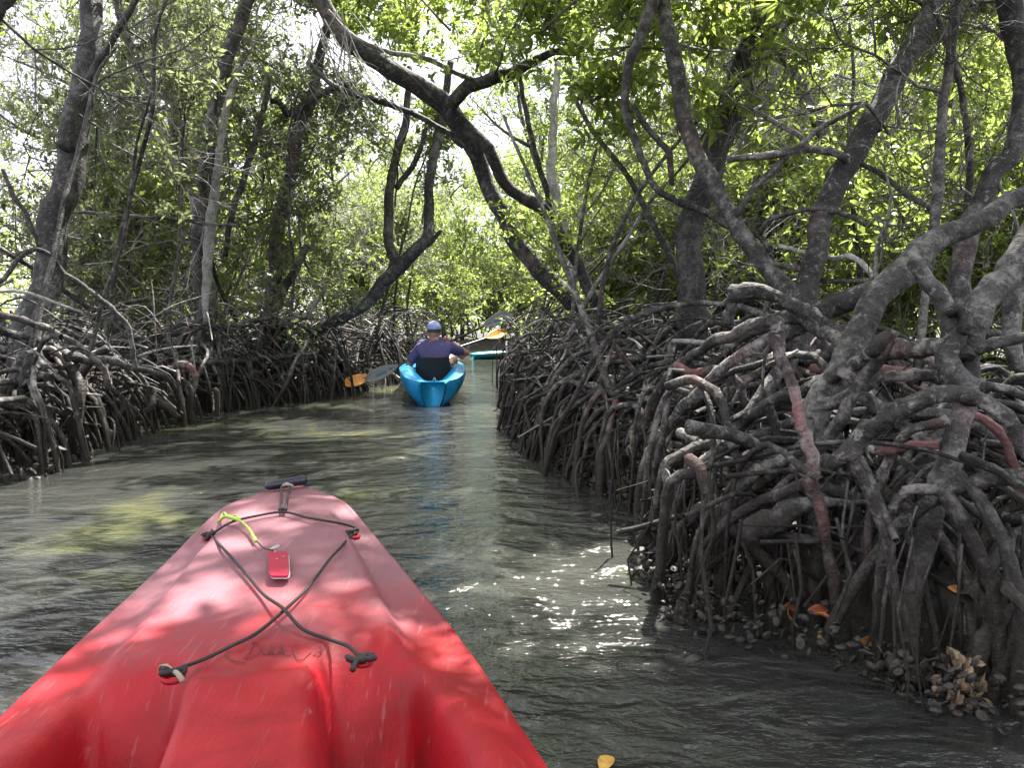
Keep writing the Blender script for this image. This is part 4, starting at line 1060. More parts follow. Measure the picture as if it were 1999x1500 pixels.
def kayak(name, label, mat, bow, head, length, wtab, gtab, fade_shade=False, feet=1.42, seat=None, cat='kayak', scale_z=1.0, stern=False):
    """bow: world xy of the pointed end; head: unit xy from that end towards the other end; wtab/gtab: (s, half width), (s, edge height)"""
    tr = thing(name, label, cat, (bow[0], bow[1], 0.0))
    ax = np.array([head[0], head[1]]); nn = np.array([-head[1], head[0]])
    wt, gt = np.array(wtab), np.array(gtab)
    S = np.unique(np.concatenate([np.linspace(0, 0.15, 8), np.linspace(0.15, 2.4, 90), np.linspace(2.4, length, 26)]))
    N = 64
    T = np.linspace(-1, 1, N + 1)
    def width(s): return np.interp(s, wt[:, 0], wt[:, 1])
    def edge(s): return np.interp(s, gt[:, 0], gt[:, 1])
    V, fadev = [], []
    H = 10
    for s in S:
        w, g_ = width(s), edge(s)
        t = T * w
        crown = 0.05 * (1 - T ** 2) * smooth(0.0, 0.5, s)
        z = g_ + crown
        if not stern:
            # flat centre panel between two soft creases, then the sides falling to the seam
            pan = smooth(0.60, 0.74, np.abs(T)) * smooth(0.35, 0.8, s)
            z = g_ + 0.055 * smooth(0.0, 0.45, s) * (1 - pan) * (1 - 0.3 * T ** 2) - 0.010 * pan * smooth(0.7, 1.0, np.abs(T))
            z = z + 0.004 * np.exp(-((np.abs(T) - 0.97) / 0.03) ** 2)
            # lip across the deck, then foot wells either side of a middle hump
            z = z + 0.018 * np.exp(-((s - feet + 0.06 * T ** 2 * 4) / 0.035) ** 2) * (np.abs(T) < 0.62)
            well = smooth(feet - 0.14, feet + 0.10, s + 0.10 * np.abs(T)) * (smooth(0.22, 0.36, np.abs(T)) - smooth(0.60, 0.74, np.abs(T)))
            z = z - 0.22 * well
            z = z - 0.020 * smooth(feet + 0.05, feet + 0.5, s) * (1 - smooth(0.2, 0.36, np.abs(T)))
            z = z + 0.05 * smooth(feet - 0.1, feet + 0.3, s) * np.exp(-((np.abs(T) - 0.82) / 0.12) ** 2)
        else:
            # stern: a low centre valley with raised padded rails either side
            z = g_ + 0.0 * T - 0.15 * (1 - smooth(0.15, 0.75, np.abs(T))) * smooth(-0.02, 0.35, s) + 0.03 * np.exp(-((np.abs(T) - 0.75) / 0.2) ** 2) * smooth(0.2, 0.6, s)
        # hull from the seam down to the keel and round
        hw = []
        for side in (1, -1):
            hh = []
            for k in range(1, H + 1):
                q = k / H
                x = w * math.cos(q * math.pi / 2) ** 0.55 * (1.0 + 0.05 * math.sin(q * math.pi)) * side
                zz = g_ - 0.02 - (g_ + 0.07) * (q ** 1.25)
                hh.append((x, zz))
            hw.append(hh)
        row = [(a_, b_) for a_, b_ in zip(t, z)] + hw[0][:-1] + [(0.0, -0.09)] + hw[1][:-1][::-1]
        f_ = np.concatenate([np.exp(-((s - 0.55) / 0.80) ** 2) * (1 - 0.65 * smooth(0.62, 0.9, np.abs(T)) * smooth(0.9, 1.4, s)), np.full(len(row) - N - 1, 0.0)])
        V += [(bow[0] + ax[0] * s + nn[0] * a_, bow[1] + ax[1] * s + nn[1] * a_, b_ * scale_z) for a_, b_ in row]
        fadev += list(f_)
    n = len(row); F = []
    for i in range(len(S) - 1):
        for j in range(n):
            k = (j + 1) % n
            F.append((i * n + j, i * n + k, (i + 1) * n + k, (i + 1) * n + j))
    for i in (0, len(S) - 1):
        c = [i * n + j for j in range(n)]
        F.append(tuple(c) if i == 0 else tuple(c[::-1]))
    mb = MB(); mb.add(V, F)
    o = mb.build('hull', mat, tr)
    if fade_shade:
        a = o.data.attributes.new('fade_shade', 'FLOAT', 'POINT'); a.data.foreach_set('value', np.array(fadev, dtype=np.float32))
    mod = o.modifiers.new('smooth', 'SUBSURF'); mod.levels = 0; mod.render_levels = 0
    def at(s, t_, dz=0.0):
        """world point on the deck at station s, lateral fraction t_"""
        i = int(np.argmin(np.abs(S - s))); j = int(round((t_ + 1) / 2 * N))
        v = np.array(V[i * n + j]); return v + [0, 0, dz]
    # rubbing strake along the seam
    for sd in (() if fade_shade else (0, N)):
        one_tube('gunwale_strip', mat, tr, [np.array(V[i * n + sd]) + np.array([nn[0], nn[1], 0]) * (0.004 if sd else -0.004) for i in range(1, len(S), 4)], 0.004, sides=6, step=0.08)
    return tr, at

K1 = unit([-0.22495, 0.97437]); BOW = np.array([-0.791, 2.818])
WT = [(0, 0.03), (0.05, 0.060), (0.1, 0.077), (0.2, 0.114), (0.3, 0.154), (0.4, 0.189), (0.5, 0.220), (0.6, 0.252), (0.7, 0.282), (0.8, 0.307), (0.9, 0.326), (1.0, 0.345), (1.2, 0.385), (1.44, 0.417), (1.68, 0.44), (1.8, 0.451), (2.6, 0.46), (3.2, 0.36), (3.7, 0.10)]
RK, rat = kayak('kayak', 'sun bleached red kayak in the foreground with crossed black deck cord', M['red'], BOW, -K1, 3.7,
    WT,
    [(0, 0.41), (0.15, 0.405), (0.6, 0.378), (1.2, 0.347), (1.8, 0.337), (3.0, 0.33), (3.7, 0.36)], feet=1.56, fade_shade=True)
def on_red(px, py, dz=0.006):
    """deck point seen at a pixel (for details drawn on the deck)"""
    z = 0.41
    for _ in range(6):
        q = PW(px, py, z); r = q[:2] - BOW
        s = float(r @ -K1); t_ = float(r @ np.array([K1[1], -K1[0]]))
        w = np.interp(s, [q_[0] for q_ in WT], [q_[1] for q_ in WT])
        z = rat(s, float(np.clip(t_ / w, -1, 1)) * RSIGN)[2]
    return PW(px, py, z) + [0, 0, dz]
# which way the lateral axis runs
RSIGN = 1.0 if (rat(1.0, 1.0)[:2] - rat(1.0, -1.0)[:2]) @ np.array([K1[1], -K1[0]]) > 0 else -1.0
def cord(pix, r=0.0035, mat='cord', name='deck_cord', lift=0.012, parent=None, sides=8):
    pts = [on_red(a, b_, lift if len(c) == 0 else c[0]) for a, b_, *c in pix]
    return one_tube(name, M[mat], parent or RK, pts, r, sides=sides, step=0.02)
cord([(412, 1052, .010), (428, 1042), (455, 1027), (500, 1016), (553, 1008), (600, 1019), (650, 1028), (680, 1034), (700, 1043, .012), (688, 1052, .010)])
cord([(688, 1050, .010), (665, 1078), (640, 1106), (600, 1160), (552, 1212, .018), (500, 1250), (450, 1275), (400, 1300), (345, 1320, .012)])
cord([(414, 1054, .010), (440, 1085), (480, 1130), (515, 1172), (552, 1212, .026), (590, 1240), (640, 1260), (680, 1275), (702, 1296, .012)])
def knot(px, py, r=0.014, tails=((-16, -4), (18, 14)), n=5, mat='cord', z=0.012):
    c = on_red(px, py, z); rgk = np.random.default_rng(int(px))
    mb = MB()
    pts = [c + rgk.normal(0, r * 0.7, 3) * [1.2, 1, 0.6] for _ in range(n + 4)]
    tube(mb, pts, 0.0052, sides=8, step=0.01)
    k = mb.build('knot', M[mat], RK)
    for dx, dy in tails:
        e = on_red(px + dx, py + dy, 0.008)
        one_tube('cord_end', M['cord_grey'] if abs(dx) > 14 and px < 500 else M['cord'], k, [c, (c + e) / 2 + [0, 0, 0.006], e], [0.005, 0.0045, 0.0055], sides=7, step=0.01)
knot(335, 1324, tails=((-20, -10), (22, 16)))
knot(704, 1300, tails=((-16, 18), (24, -10)))
knot(412, 1050, r=0.010, tails=((-8, 10),))
knot(686, 1049, r=0.010, tails=((12, -8),))
for a, b_ in ((410, 1052), (690, 1050), (338, 1328), (708, 1296)):      # moulded eyelets
    c = on_red(a, b_, 0.003)
    one_tube('deck_eyelet', M['red'], RK, [c + np.array([math.cos(q), math.sin(q), 0]) * 0.016 for q in np.linspace(0, 2 * math.pi, 13)], 0.005, sides=6, step=0.02)
# carry toggle on its loop at the bow
ha, hb = on_red(518, 951, 0.022), on_red(597, 936, 0.03)
ha = PW(519, 950, 0.435); hb = PW(596, 937, 0.435)
mb = MB(); tube(mb, [ha, ha + (hb - ha) * 0.06, ha + (hb - ha) * 0.2, ha + (hb - ha) * 0.5, ha + (hb - ha) * 0.8, ha + (hb - ha) * 0.94, hb], [0.010, 0.014, 0.017, 0.0165, 0.017, 0.018, 0.015], sides=16, step=0.01)
hd = mb.build('carry_handle', M['rubber'], RK)
hm = (ha + hb) / 2
for dx in (-8, 8):
    one_tube('handle_cord', M['cord'], hd, [hm + [dx * 0.0012, 0, -0.01], on_red(558 + dx, 965, 0.022), on_red(556 + dx * 0.7, 985, 0.014), on_red(553 + dx * 0.35, 1006, 0.012)], 0.004, sides=7, step=0.02)
mb = MB(); c = on_red(562, 962, 0.022); tube(mb, [c + [-0.016, 0, 0], c + [-0.005, 0.004, 0.005], c + [0.006, -0.003, 0.004], c + [0.017, 0, 0]], 0.006, sides=7, step=0.01); mb.build('knot', M['cord_grey'], RK)
mb = MB(); c = on_red(552, 1007, 0.016); tube(mb, [c + [-0.010, -0.003, 0], c + [0, 0.004, 0.004], c + [0.010, -0.002, 0]], 0.006, sides=7, step=0.01); mb.build('knot', M['cord'], RK)
# scupper on the bow deck
# red tag with its ring and lime tie
def slab(mb, poly, th):
    poly = np.asarray(poly); n = len(poly); nrm = np.array([0, 0, 1.0])
    Vv = np.vstack([poly, poly + nrm * th])
    F = [tuple(range(n))[::-1], tuple(range(n, 2 * n))] + [(i, (i + 1) % n, n + (i + 1) % n, n + i) for i in range(n)]
    mb.add(Vv, F)
def rpoly(x0, y0, x1, y1, rad, dz, sk=0):
    out = []
    for cx, cy, a0 in ((x1 - rad, y1 - rad, 0), (x0 + rad, y1 - rad, 90), (x0 + rad, y0 + rad, 180), (x1 - rad, y0 + rad, 270)):
        for k in range(5):
            a = math.radians(a0 + k * 22.5); out.append((cx + rad * math.cos(a), cy + rad * math.sin(a)))
    c = on_red((x0 + x1) / 2, (y0 + y1) / 2, dz)
    return [PW(px + sk * (py - y0), py, c[2]) for px, py in out]
mb = MB(); slab(mb, rpoly(525, 1083, 565, 1131, 8, 0.006, 0.04), 0.003); te = mb.build('tag_backing', M['tag_edge'], RK, flat=True)
mb = MB(); slab(mb, rpoly(523, 1080, 563, 1128, 8, 0.0115, 0.04), 0.004); tg = mb.build('tag', M['tag'], RK, flat=True)
for a, b_ in ((538, 1091), (554, 1101), (541, 1106)):
    c = on_red(a, b_, 0.0165); one_tube('rivet', M['ring'], tg, [c, c + [0, 0, 0.002]], 0.0022, sides=8)
c = on_red(538, 1081, 0.016)
one_tube('split_ring', M['ring'], RK, [c + np.array([math.cos(q) * 0.012, math.sin(q) * 0.010, 0.004 * math.cos(q)]) for q in np.linspace(0, 2 * math.pi, 13)], 0.0022, sides=6, step=0.01)
mb = MB()
tube(mb, [on_red(a, b_, z) for a, b_, z in ((425, 1031, .016), (440, 1024, .022), (455, 1026, .020), (470, 1031, .018), (486, 1044, .016), (500, 1066, .012))], [0.003, 0.0055, 0.004, 0.003, 0.0035, 0.005], sides=6, step=0.01, rough=0.3)
tube(mb, [on_red(430, 1030, .02), on_red(437, 1019, .026), on_red(446, 1024, .02)], 0.003, sides=6, step=0.01)
tube(mb, [on_red(450, 1024, .02), on_red(462, 1023, .024), on_red(470, 1030, .018)], 0.003, sides=6, step=0.01)
tie = mb.build('lime_tie', M['green_cord'], RK)
one_tube('tag_string', M['cord'], RK, [on_red(498, 1062, .012), on_red(515, 1078, .010), on_red(533, 1086, .014)], 0.0016, sides=5, step=0.02)
# hand-written letters in faded marker
def stroke(pix, r=0.0010):
    tube(INK, [on_red(a, b_, 0.0035) for a, b_ in pix], r, sides=5, step=0.008, cap=False)
INK = MB()
stroke([(447, 1262), (442, 1278), (452, 1292), (478, 1298)])
stroke([(494, 1256), (490, 1272), (478, 1290)]); stroke([(494, 1257), (506, 1262), (508, 1274), (498, 1283), (481, 1289)])
stroke([(515, 1262), (514, 1276), (519, 1281), (525, 1277), (527, 1262), (529, 1281)])
stroke([(534, 1262), (533, 1277), (539, 1282), (545, 1277), (547, 1261), (549, 1280)])
stroke([(552, 1258), (553, 1273), (561, 1284), (569, 1282)])
stroke([(574, 1258), (574, 1275), (582, 1291), (590, 1292), (608, 1276)])
stroke([(626, 1262), (630, 1270), (612, 1284)])
INK.build('lettering', M['ink'], RK, kind='stuff')

# ---- the blue kayak ahead, stern towards us
def ahead_kayak(name, label, mat, sx, sy, hd, sc=1.0, zs=1.0):
    return kayak(name, label, mat, np.array([sx, sy]), unit(hd), 4.1,
        [(0, 0.13 * sc), (0.03, 0.19 * sc), (0.12, 0.28 * sc), (0.3, 0.345 * sc), (0.6, 0.375 * sc), (1.0, 0.40 * sc), (1.8, 0.40 * sc), (3.0, 0.34 * sc), (3.7, 0.17 * sc), (4.1, 0.03)],
        [(0, 0.27), (0.3, 0.33), (0.8, 0.35), (1.2, 0.345), (3, 0.33), (4.1, 0.42)], stern=True, scale_z=zs)
s0 = PW(846, 792, 0.0)
BK, bat = ahead_kayak('kayak', 'bright blue tandem kayak seen from its stern, two paddlers aboard', M['blue'], s0[0], s0[1] - 0.05, (-0.098, 1.0))
one_tube('stern_loop', M['cord_grey'], BK, [bat(0.05, 0, 0.01), bat(0.02, 0, 0.04) + [0.02, -0.02, 0], bat(0.08, 0, 0.015) + [0.035, 0, 0]], 0.006, sides=6, step=0.01)
q = PW(952, 704, 0.0)
TK, tat = ahead_kayak('kayak', 'small distant turquoise kayak at the channel bend beside the right roots', M['teal'], q[0] - 0.35, q[1] + 0.5, (0.9, 0.43), 0.9, 0.42)
one_tube('green_stripe', M['green_cord'], TK, [tat(0.3, -1, 0.0) + [-0.01, -0.01, -0.03], tat(0.8, -1, -0.03) + [-0.012, -0.01, 0]], 0.012, sides=6)

# seats of the blue kayak
def back_rest(cx, cy, z0, w, h):
    mb = MB(); V = []; nu, nv = 12, 8
    for side in (0, 1):
        for i in range(nu + 1):
            for j in range(nv + 1):
                u, v = i / nu * 2 - 1, j / nv
                ww = w / 2 * (1 - 0.12 * v ** 4 - 0.10 * (1 - v) ** 3)
                V.append((cx + u * ww, cy + 0.06 * (u * u) - 0.03 * v + (0.05 if side else 0.0) * (1 - u ** 6) * (1 - (2 * v - 1) ** 6) + 0.0, z0 + h * v))
    m_ = (nu + 1) * (nv + 1); F = []
    for side in (0, 1):
        for i in range(nu):
            for j in range(nv):
                a = side * m_ + i * (nv + 1) + j; qd = (a, a + 1, a + nv + 2, a + nv + 1)
                F.append(qd if side else qd[::-1])
    mb.add(V, F); return mb.build('seat_back', M['black'], BK)
SX, SY = P(847, 700, 10.0)[0], 10.0
sb = back_rest(SX, SY - 0.16, 0.20, 0.44, 0.28)
for sd in (-1, 1):
    one_tube('seat_strap', M['black'], BK, [(SX + sd * 0.19, SY - 0.14, 0.36), (SX + sd * 0.27, SY - 0.05, 0.33), (SX + sd * 0.36, SY + 0.05, 0.33)], 0.008, sides=6)
    one_tube('seat_pin', M['ring'], BK, [(SX + sd * 0.19, SY - 0.17, 0.24), (SX + sd * 0.21, SY - 0.18, 0.235)], 0.012, sides=8)
back_rest(SX * 1.104, SY + 1.04, 0.20, 0.44, 0.28)

# ------------------------------------------------------------------ people
def skin_obj(name, verts, edges, radii, mat, parent, root=0, sub=2):
    me = bpy.data.meshes.new(name)
    o0 = np.array(WORLD[parent.name])
    me.from_pydata([tuple(np.array(v) - o0) for v in verts], edges, [])
    o = bpy.data.objects.new(name, me); link(o, parent); WORLD[o.name] = WORLD[parent.name]
    sk = o.modifiers.new('skin', 'SKIN'); sk.use_smooth_shade = True
    for i, r_ in enumerate(radii):
        d = me.skin_vertices[0].data[i]; d.radius = (r_, r_) if not isinstance(r_, tuple) else r_
        d.use_root = (i == root)
    ss = o.modifiers.new('sub', 'SUBSURF'); ss.levels = sub; ss.render_levels = sub
    dg = bpy.context.evaluated_depsgraph_get(); ev = o.evaluated_get(dg)
    nm = bpy.data.meshes.new_from_object(ev)
    o.modifiers.clear(); o.data = nm; nm.name = name
    nm.materials.clear(); nm.materials.append(mat)
    nm.polygons.foreach_set('use_smooth', np.ones(len(nm.polygons), dtype=bool))
    return o

def hand(parent, wrist, palm, grip, mat):
    """a hand closed round a shaft: palm block and five bent fingers"""
    wrist, palm = np.array(wrist), np.array(palm); d = unit(palm - wrist); g_ = unit(grip)
    n_ = unit(np.cross(d, g_))
    V = [wrist, palm]; E = [(0, 1)]; R = [0.024, (0.036, 0.020)]
    for i, k in enumerate((-1.5, -0.5, 0.5, 1.5)):
        b0 = palm + g_ * k * 0.019; L_ = (0.030, 0.034, 0.032, 0.025)[i]
        p1 = b0 + d * 0.035; p2 = p1 + (d * 0.3 + n_) * L_; p3 = p2 + (-d * 0.8 + n_ * 0.5) * L_ * 0.8
        j = len(V); V += [p1, p2, p3]; E += [(1, j), (j, j + 1), (j + 1, j + 2)]; R += [0.010, 0.009, 0.0075]
    t0 = wrist + (palm - wrist) * 0.4 - g_ * 0.03; j = len(V)
    V += [t0, t0 + n_ * 0.03 + d * 0.02, t0 + n_ * 0.045 + d * 0.045 + g_ * 0.01]; E += [(0, j), (j, j + 1), (j + 1, j + 2)]; R += [0.013, 0.011, 0.009]
    return skin_obj('hand', V, E, R, mat, parent, sub=1)

def ellipsoid(mb, c, r, nu=20, nv=14, fn=None):
    V, F = [], []
    for i in range(nv + 1):
        ph = math.pi * i / nv
        for j in range(nu):
            th = 2 * math.pi * j / nu
            v = np.array([r[0] * math.sin(ph) * math.cos(th), r[1] * math.sin(ph) * math.sin(th), r[2] * math.cos(ph)])
            if fn is not None: v = fn(v)
            V.append(np.array(c) + v)
    for i in range(nv):
        for j in range(nu):
            k = (j + 1) % nu
            F.append((i * nu + j, i * nu + k, (i + 1) * nu + k, (i + 1) * nu + j)[::-1])
    mb.add(V, F)

def paddler(label, x, y, rh, rel, lh, lel, capped=True, lean=0.0):
    """seated facing +Y; rh/lh: hand positions, rel/lel elbows"""
    X = lambda a, b_, c: np.array([x + a, y + b_, c])
    tr = thing('person', label, 'person', (x, y, 0.12))
    pel, wst, chest, nk, hd0, hd1 = X(0, 0, 0.22), X(0, 0.01 + lean * 0.3, 0.38), X(0, 0.02 + lean * 0.7, 0.53), X(0.0, 0.03 + lean, 0.655), X(0, 0.05 + lean, 0.73), X(0, 0.055 + lean, 0.80)
    rs, ls = X(0.185, 0.03 + lean, 0.600), X(-0.18, 0.05 + lean, 0.585)
    V = [pel, wst, chest, nk, hd0, hd1, rs, rel, rh, ls, lel, lh, X(0.13, 0.12, 0.22), X(0.22, 0.50, 0.42), X(0.16, 0.85, 0.20), X(-0.13, 0.12, 0.22), X(-0.22, 0.50, 0.42), X(-0.16, 0.85, 0.20)]
    E = [(0, 1), (1, 2), (2, 3), (3, 4), (4, 5), (2, 6), (6, 7), (7, 8), (2, 9), (9, 10), (10, 11), (0, 12), (12, 13), (13, 14), (0, 15), (15, 16), (16, 17)]
    R = [(0.15, 0.11), (0.135, 0.10), (0.165, 0.105), (0.058, 0.058), (0.062, 0.066), (0.078, 0.09), 0.066, 0.042, 0.026, 0.066, 0.042, 0.026, 0.085, 0.058, 0.042, 0.085, 0.058, 0.042]
    body = skin_obj('body', V, E, R, M['skin'], tr)
    # head: rounder skull, face, ears
    mb = MB(); hc = X(0, 0.06 + lean, 0.795)
    def skull(v):
        if v[1] > 0 and v[2] < 0: v = v * np.array([0.86, 1.0, 1.0])
        return v
    ellipsoid(mb, hc, (0.078, 0.098, 0.118), fn=skull)
    ellipsoid(mb, hc + [0, 0.098, -0.015], (0.013, 0.022, 0.022), 8, 6)
    for sd in (-1, 1): ellipsoid(mb, hc + [sd * 0.080, 0.0, -0.015], (0.012, 0.022, 0.034), 10, 8)
    head = mb.build('head', M['skin'], tr)
    fm = MB()
    for sd in (-1, 1): ellipsoid(fm, hc + [sd * 0.030, 0.083, 0.01], (0.012, 0.012, 0.008), 8, 6)
    fm.build('eyes', M['black'], head); fm = MB(); ellipsoid(fm, hc + [0, 0.084, -0.055], (0.026, 0.010, 0.007), 8, 6); fm.build('mouth', M['tag'], head)
    hb = MB(); ellipsoid(hb, hc + [0, -0.012, 0.012], (0.083, 0.094, 0.108), fn=lambda v: v * np.array([1, 1, 1.0]) if v[2] > -0.045 else v * np.array([0.9, 0.85, 0.45]))
    hb.build('hair', M['hair'], tr)
    # shirt over torso and upper arms
    sr, sl = rs + (rel - rs) * 0.72, ls + (lel - ls) * 0.72
    V = [X(0, 0, 0.24), X(0, 0.01 + lean * 0.3, 0.39), X(0, 0.02 + lean * 0.7, 0.54), X(0, 0.03 + lean, 0.628), rs + [0, 0, 0.0], sr, ls, sl]
    E = [(0, 1), (1, 2), (2, 3), (2, 4), (4, 5), (2, 6), (6, 7)]
    R = [(0.168, 0.128), (0.152, 0.118), (0.180, 0.120), (0.078, 0.074), 0.082, 0.068, 0.082, 0.068]
    sh = skin_obj('shirt', V, E, R, M['shirt'], tr)
    t = sh.data
    co = np.empty(len(t.vertices) * 3); t.vertices.foreach_get('co', co); co = co.reshape(-1, 3)
    fold = 0.009 * np.sin(co[:, 0] * 38 + co[:, 2] * 55) * np.cos(co[:, 2] * 24 - co[:, 0] * 12)
    co[:, 1] += fold; co[:, 2] += fold * 0.4; t.vertices.foreach_set('co', co.ravel())
    V = [X(0, 0, 0.20), X(0.13, 0.12, 0.22), X(0.19, 0.36, 0.34), X(-0.13, 0.12, 0.22), X(-0.19, 0.36, 0.34)]
    skin_obj('shorts', V, [(0, 1), (1, 2), (0, 3), (3, 4)], [(0.165, 0.125), 0.10, 0.085, 0.10, 0.085], M['shorts'], tr)
    if capped:
        mb = MB()
        ellipsoid(mb, hc + [0, -0.004, 0.035], (0.091, 0.108, 0.098), 24, 16, fn=lambda v: v if v[2] > -0.012 else np.array([v[0] * 1.0, v[1] * 1.0, -0.012 + (v[2] + 0.012) * 0.12]))
        cap = mb.build('cap', M['cap'], tr)
        mb = MB(); V, F = [], []
        for i in range(9):
            a = math.radians(20 + 140 * i / 8)
            for rr_, zz in ((0.09, 0.022), (0.165 if 1 < i < 7 else 0.115, 0.008)):
                for th in (0, 0.004): V.append(hc + [math.cos(a) * rr_ * 0.85, math.sin(a) * rr_, zz + th])
        for i in range(8):
            b0 = i * 4; F += [(b0, b0 + 2, b0 + 6, b0 + 4), (b0 + 1, b0 + 5, b0 + 7, b0 + 3), (b0 + 2, b0 + 3, b0 + 7, b0 + 6)]
        mb.add(V, F); mb.build('brim', M['cap'], cap)
        bp = [hc + [0.0925 * math.cos(a), -0.004 + 0.110 * math.sin(a), 0.024] for a in np.linspace(math.pi * 0.95, math.pi * 2.05, 12)]
        one_tube('band', M['cap_dark'], cap, bp, 0.006, sides=6, step=0.02)
    hand(tr, rh, rh + unit(rh - rel) * 0.055, SHAFT, M['skin'])
    hand(tr, lh, lh + unit(lh - lel) * 0.055, SHAFT, M['skin'])
    return tr

def paddle(label, a, b_, matb, mark=None, tilt=0.35, bl=0.46, bw=0.17):
    a, b_ = np.array(a), np.array(b_)
    tr = thing('paddle', label, 'paddle', tuple((a + b_) / 2))
    d = unit(b_ - a)
    one_tube('shaft', M['shaft'], tr, [a + d * bl * 0.72, (a + b_) / 2, b_ - d * bl * 0.72], 0.0155, sides=10, step=0.2)
    up = unit(np.cross(np.cross(d, [0, -1, 0]), d)); 
    for e, s in ((a, 1), (b_, -1)):
        dd = d * s                                     # from the tip towards the shaft
        nrm = unit(np.array([0.0, -1.0, tilt])); nrm = unit(nrm - dd * nrm.dot(dd)); sd = np.cross(dd, nrm)
        mb = MB(); V, F = [], []; nL, nW = 12, 8
        for face in (0, 1):
            for i in range(nL + 1):
                t = i / nL
                hw = bw / 2 * (math.sin(min(1, t / 0.42) * math.pi / 2) ** 0.55 if t < 0.42 else (1 - ((t - 0.42) / 0.58) ** 2.1 * 0.86))
                for j in range(nW + 1):
                    u = j / nW * 2 - 1
                    V.append(e + dd * bl * t + sd * hw * u + nrm * ((0.012 * (1 - u * u) * t + 0.004) * (1 if face else -1) + 0.02 * u * u))
        m_ = (nL + 1) * (nW + 1)
        for face in (0, 1):
            for i in range(nL):
                for j in range(nW):
                    q_ = face * m_ + i * (nW + 1) + j; qd = (q_, q_ + 1, q_ + nW + 2, q_ + nW + 1)
                    F.append(qd if face else qd[::-1])
        rim = [i * (nW + 1) for i in range(nL + 1)], [i * (nW + 1) + nW for i in range(nL + 1)]
        for k, rr_ in enumerate(rim):
            for i in range(nL): F.append((rr_[i], rr_[i + 1], m_ + rr_[i + 1], m_ + rr_[i])[::(1 if k else -1)])
        mb.add(V, F); bo = mb.build('blade', matb, tr)
        if mark:
            m2 = MB(); c = e + dd * bl * 0.5 + nrm * 0.022
            slab(m2, [c + dd * x_ + sd * y_ for x_, y_ in ((-0.07, -0.016), (0.07, -0.016), (0.07, 0.016), (-0.07, 0.016))], 0.0)
            m2 = MB(); poly = [c + dd * x_ + sd * y_ for x_, y_ in ((-0.07, -0.016), (0.07, -0.016), (0.07, 0.016), (-0.07, 0.016))]
            m2.add(poly + [p_ - nrm * 0.004 for p_ in poly], [(0, 1, 2, 3), (7, 6, 5, 4), (0, 4, 5, 1), (1, 5, 6, 2), (2, 6, 7, 3), (3, 7, 4, 0)])
            m2.build('blue_mark', M['blade_blue'], bo, flat=True)
    return tr
def along(a, b_, px):
    a, b_ = np.array(a), np.array(b_)
    return min((a + (b_ - a) * t for t in np.linspace(0, 1, 200)), key=lambda q: abs(px - (999.5 + FPX * q[0] / (q[1] * math.cos(PITCH) - (q[2] - CAM[2]) * math.sin(PITCH)))))
pa, pb = P(712, 744, 10.05), P(1003, 610, 10.6)
SHAFT = unit(pb - pa)
paddle('double paddle with grey blades held crosswise by the capped paddler', pa, pb, M['blade_grey'], mark=True)
paddler('person in a light blue cap and grey violet shirt paddling from the rear seat', SX, SY, along(pa, pb, 882) - [0.0, 0.05, 0.01], P(914, 692, 10.3), along(pa, pb, 806) - [0, 0.05, 0.01], P(793, 722, 10.15))
pc, pd_ = P(668, 753, 9.9), P(987, 648, 12.3)
SHAFT = unit(pd_ - pc)
paddle('double paddle with orange blades reaching out behind the grey bladed one', pc, pd_, M['blade_orange'], bw=0.16)
paddler('person in the front seat of the blue kayak, hidden behind the capped paddler', SX * 1.12, SY + 1.2, along(pc, pd_, 893) - [0, .05, 0], P(905, 700, 11.4), along(pc, pd_, 822) - [0, .05, 0], P(815, 715, 11.2), capped=False, lean=0.05)

# ------------------------------------------------------------------ small things: fallen leaves, oysters, shells
def dead_leaf_mat(name, col):
    m, nt, b = new_mat(name)
    geo = nt.nodes.new('ShaderNodeNewGeometry'); n1 = noise(nt, geo.outputs['Position'], 60, 4, 0.6)
    nt.links.new(mixc(nt, maprange(nt, n1, 0.4, 0.65, 0, 0.7), col, tuple(x * 0.35 for x in col)), b.inputs['Base Color'])
    b.inputs['Roughness'].default_value = 0.5
    return m
M['dead_orange'] = dead_leaf_mat('orange_dead_leaf', (0.50, 0.20, 0.045))
M['dead_red'] = dead_leaf_mat('red_brown_dead_leaf', (0.34, 0.085, 0.035))
M['dead_tan'] = dead_leaf_mat('tan_dead_leaf', (0.48, 0.32, 0.17))
M['dead_yellow'] = dead_leaf_mat('yellow_floating_leaf', (0.62, 0.36, 0.07))
def dead_leaf(label, p, az, size, mat, tilt=(0.3, 0.2)):
    rgl = np.random.default_rng(int(abs(p[0] * 9000)) % 9999)
    n = 8; V, F = [], []
    for i in range(n + 1):
        t = i / n; w_ = 0.24 * math.sin(math.pi * min(1, t * 0.97 + 0.02)) ** 0.8
        for j, u in enumerate((-1, -0.5, 0, 0.5, 1)):
            V.append((t - 0.5, w_ * u, 0.10 * u * u * math.sin(t * 3) - 0.12 * (t - 0.5) ** 2 + rgl.normal(0, 0.006)))
    for i in range(n):
        for j in range(4): F.append((i * 5 + j, (i + 1) * 5 + j, (i + 1) * 5 + j + 1, i * 5 + j + 1))
    mb = MB(); mb.add(np.array(V) * size, F)
    me = mb.mesh('leaf'); me.materials.append(mat)
    o = bpy.data.objects.new('fallen_leaf', me); link(o)
    so = o.modifiers.new('thickness', 'SOLIDIFY'); so.thickness = 0.0012
    o.location = p; o.rotation_euler = (tilt[0], tilt[1], az)
    tag(o, label, 'leaf', 'fallen leaves'); return o
def leaf_spot(px, py, Y=None, z=None): return P(px, py, Y) if Y else PW(px, py, z)
dead_leaf('orange brown fallen leaf left of the foot of the pink root', leaf_spot(1541, 1203, 2.5), 1.3, 0.085, M['dead_orange'], (1.0, 0.2))
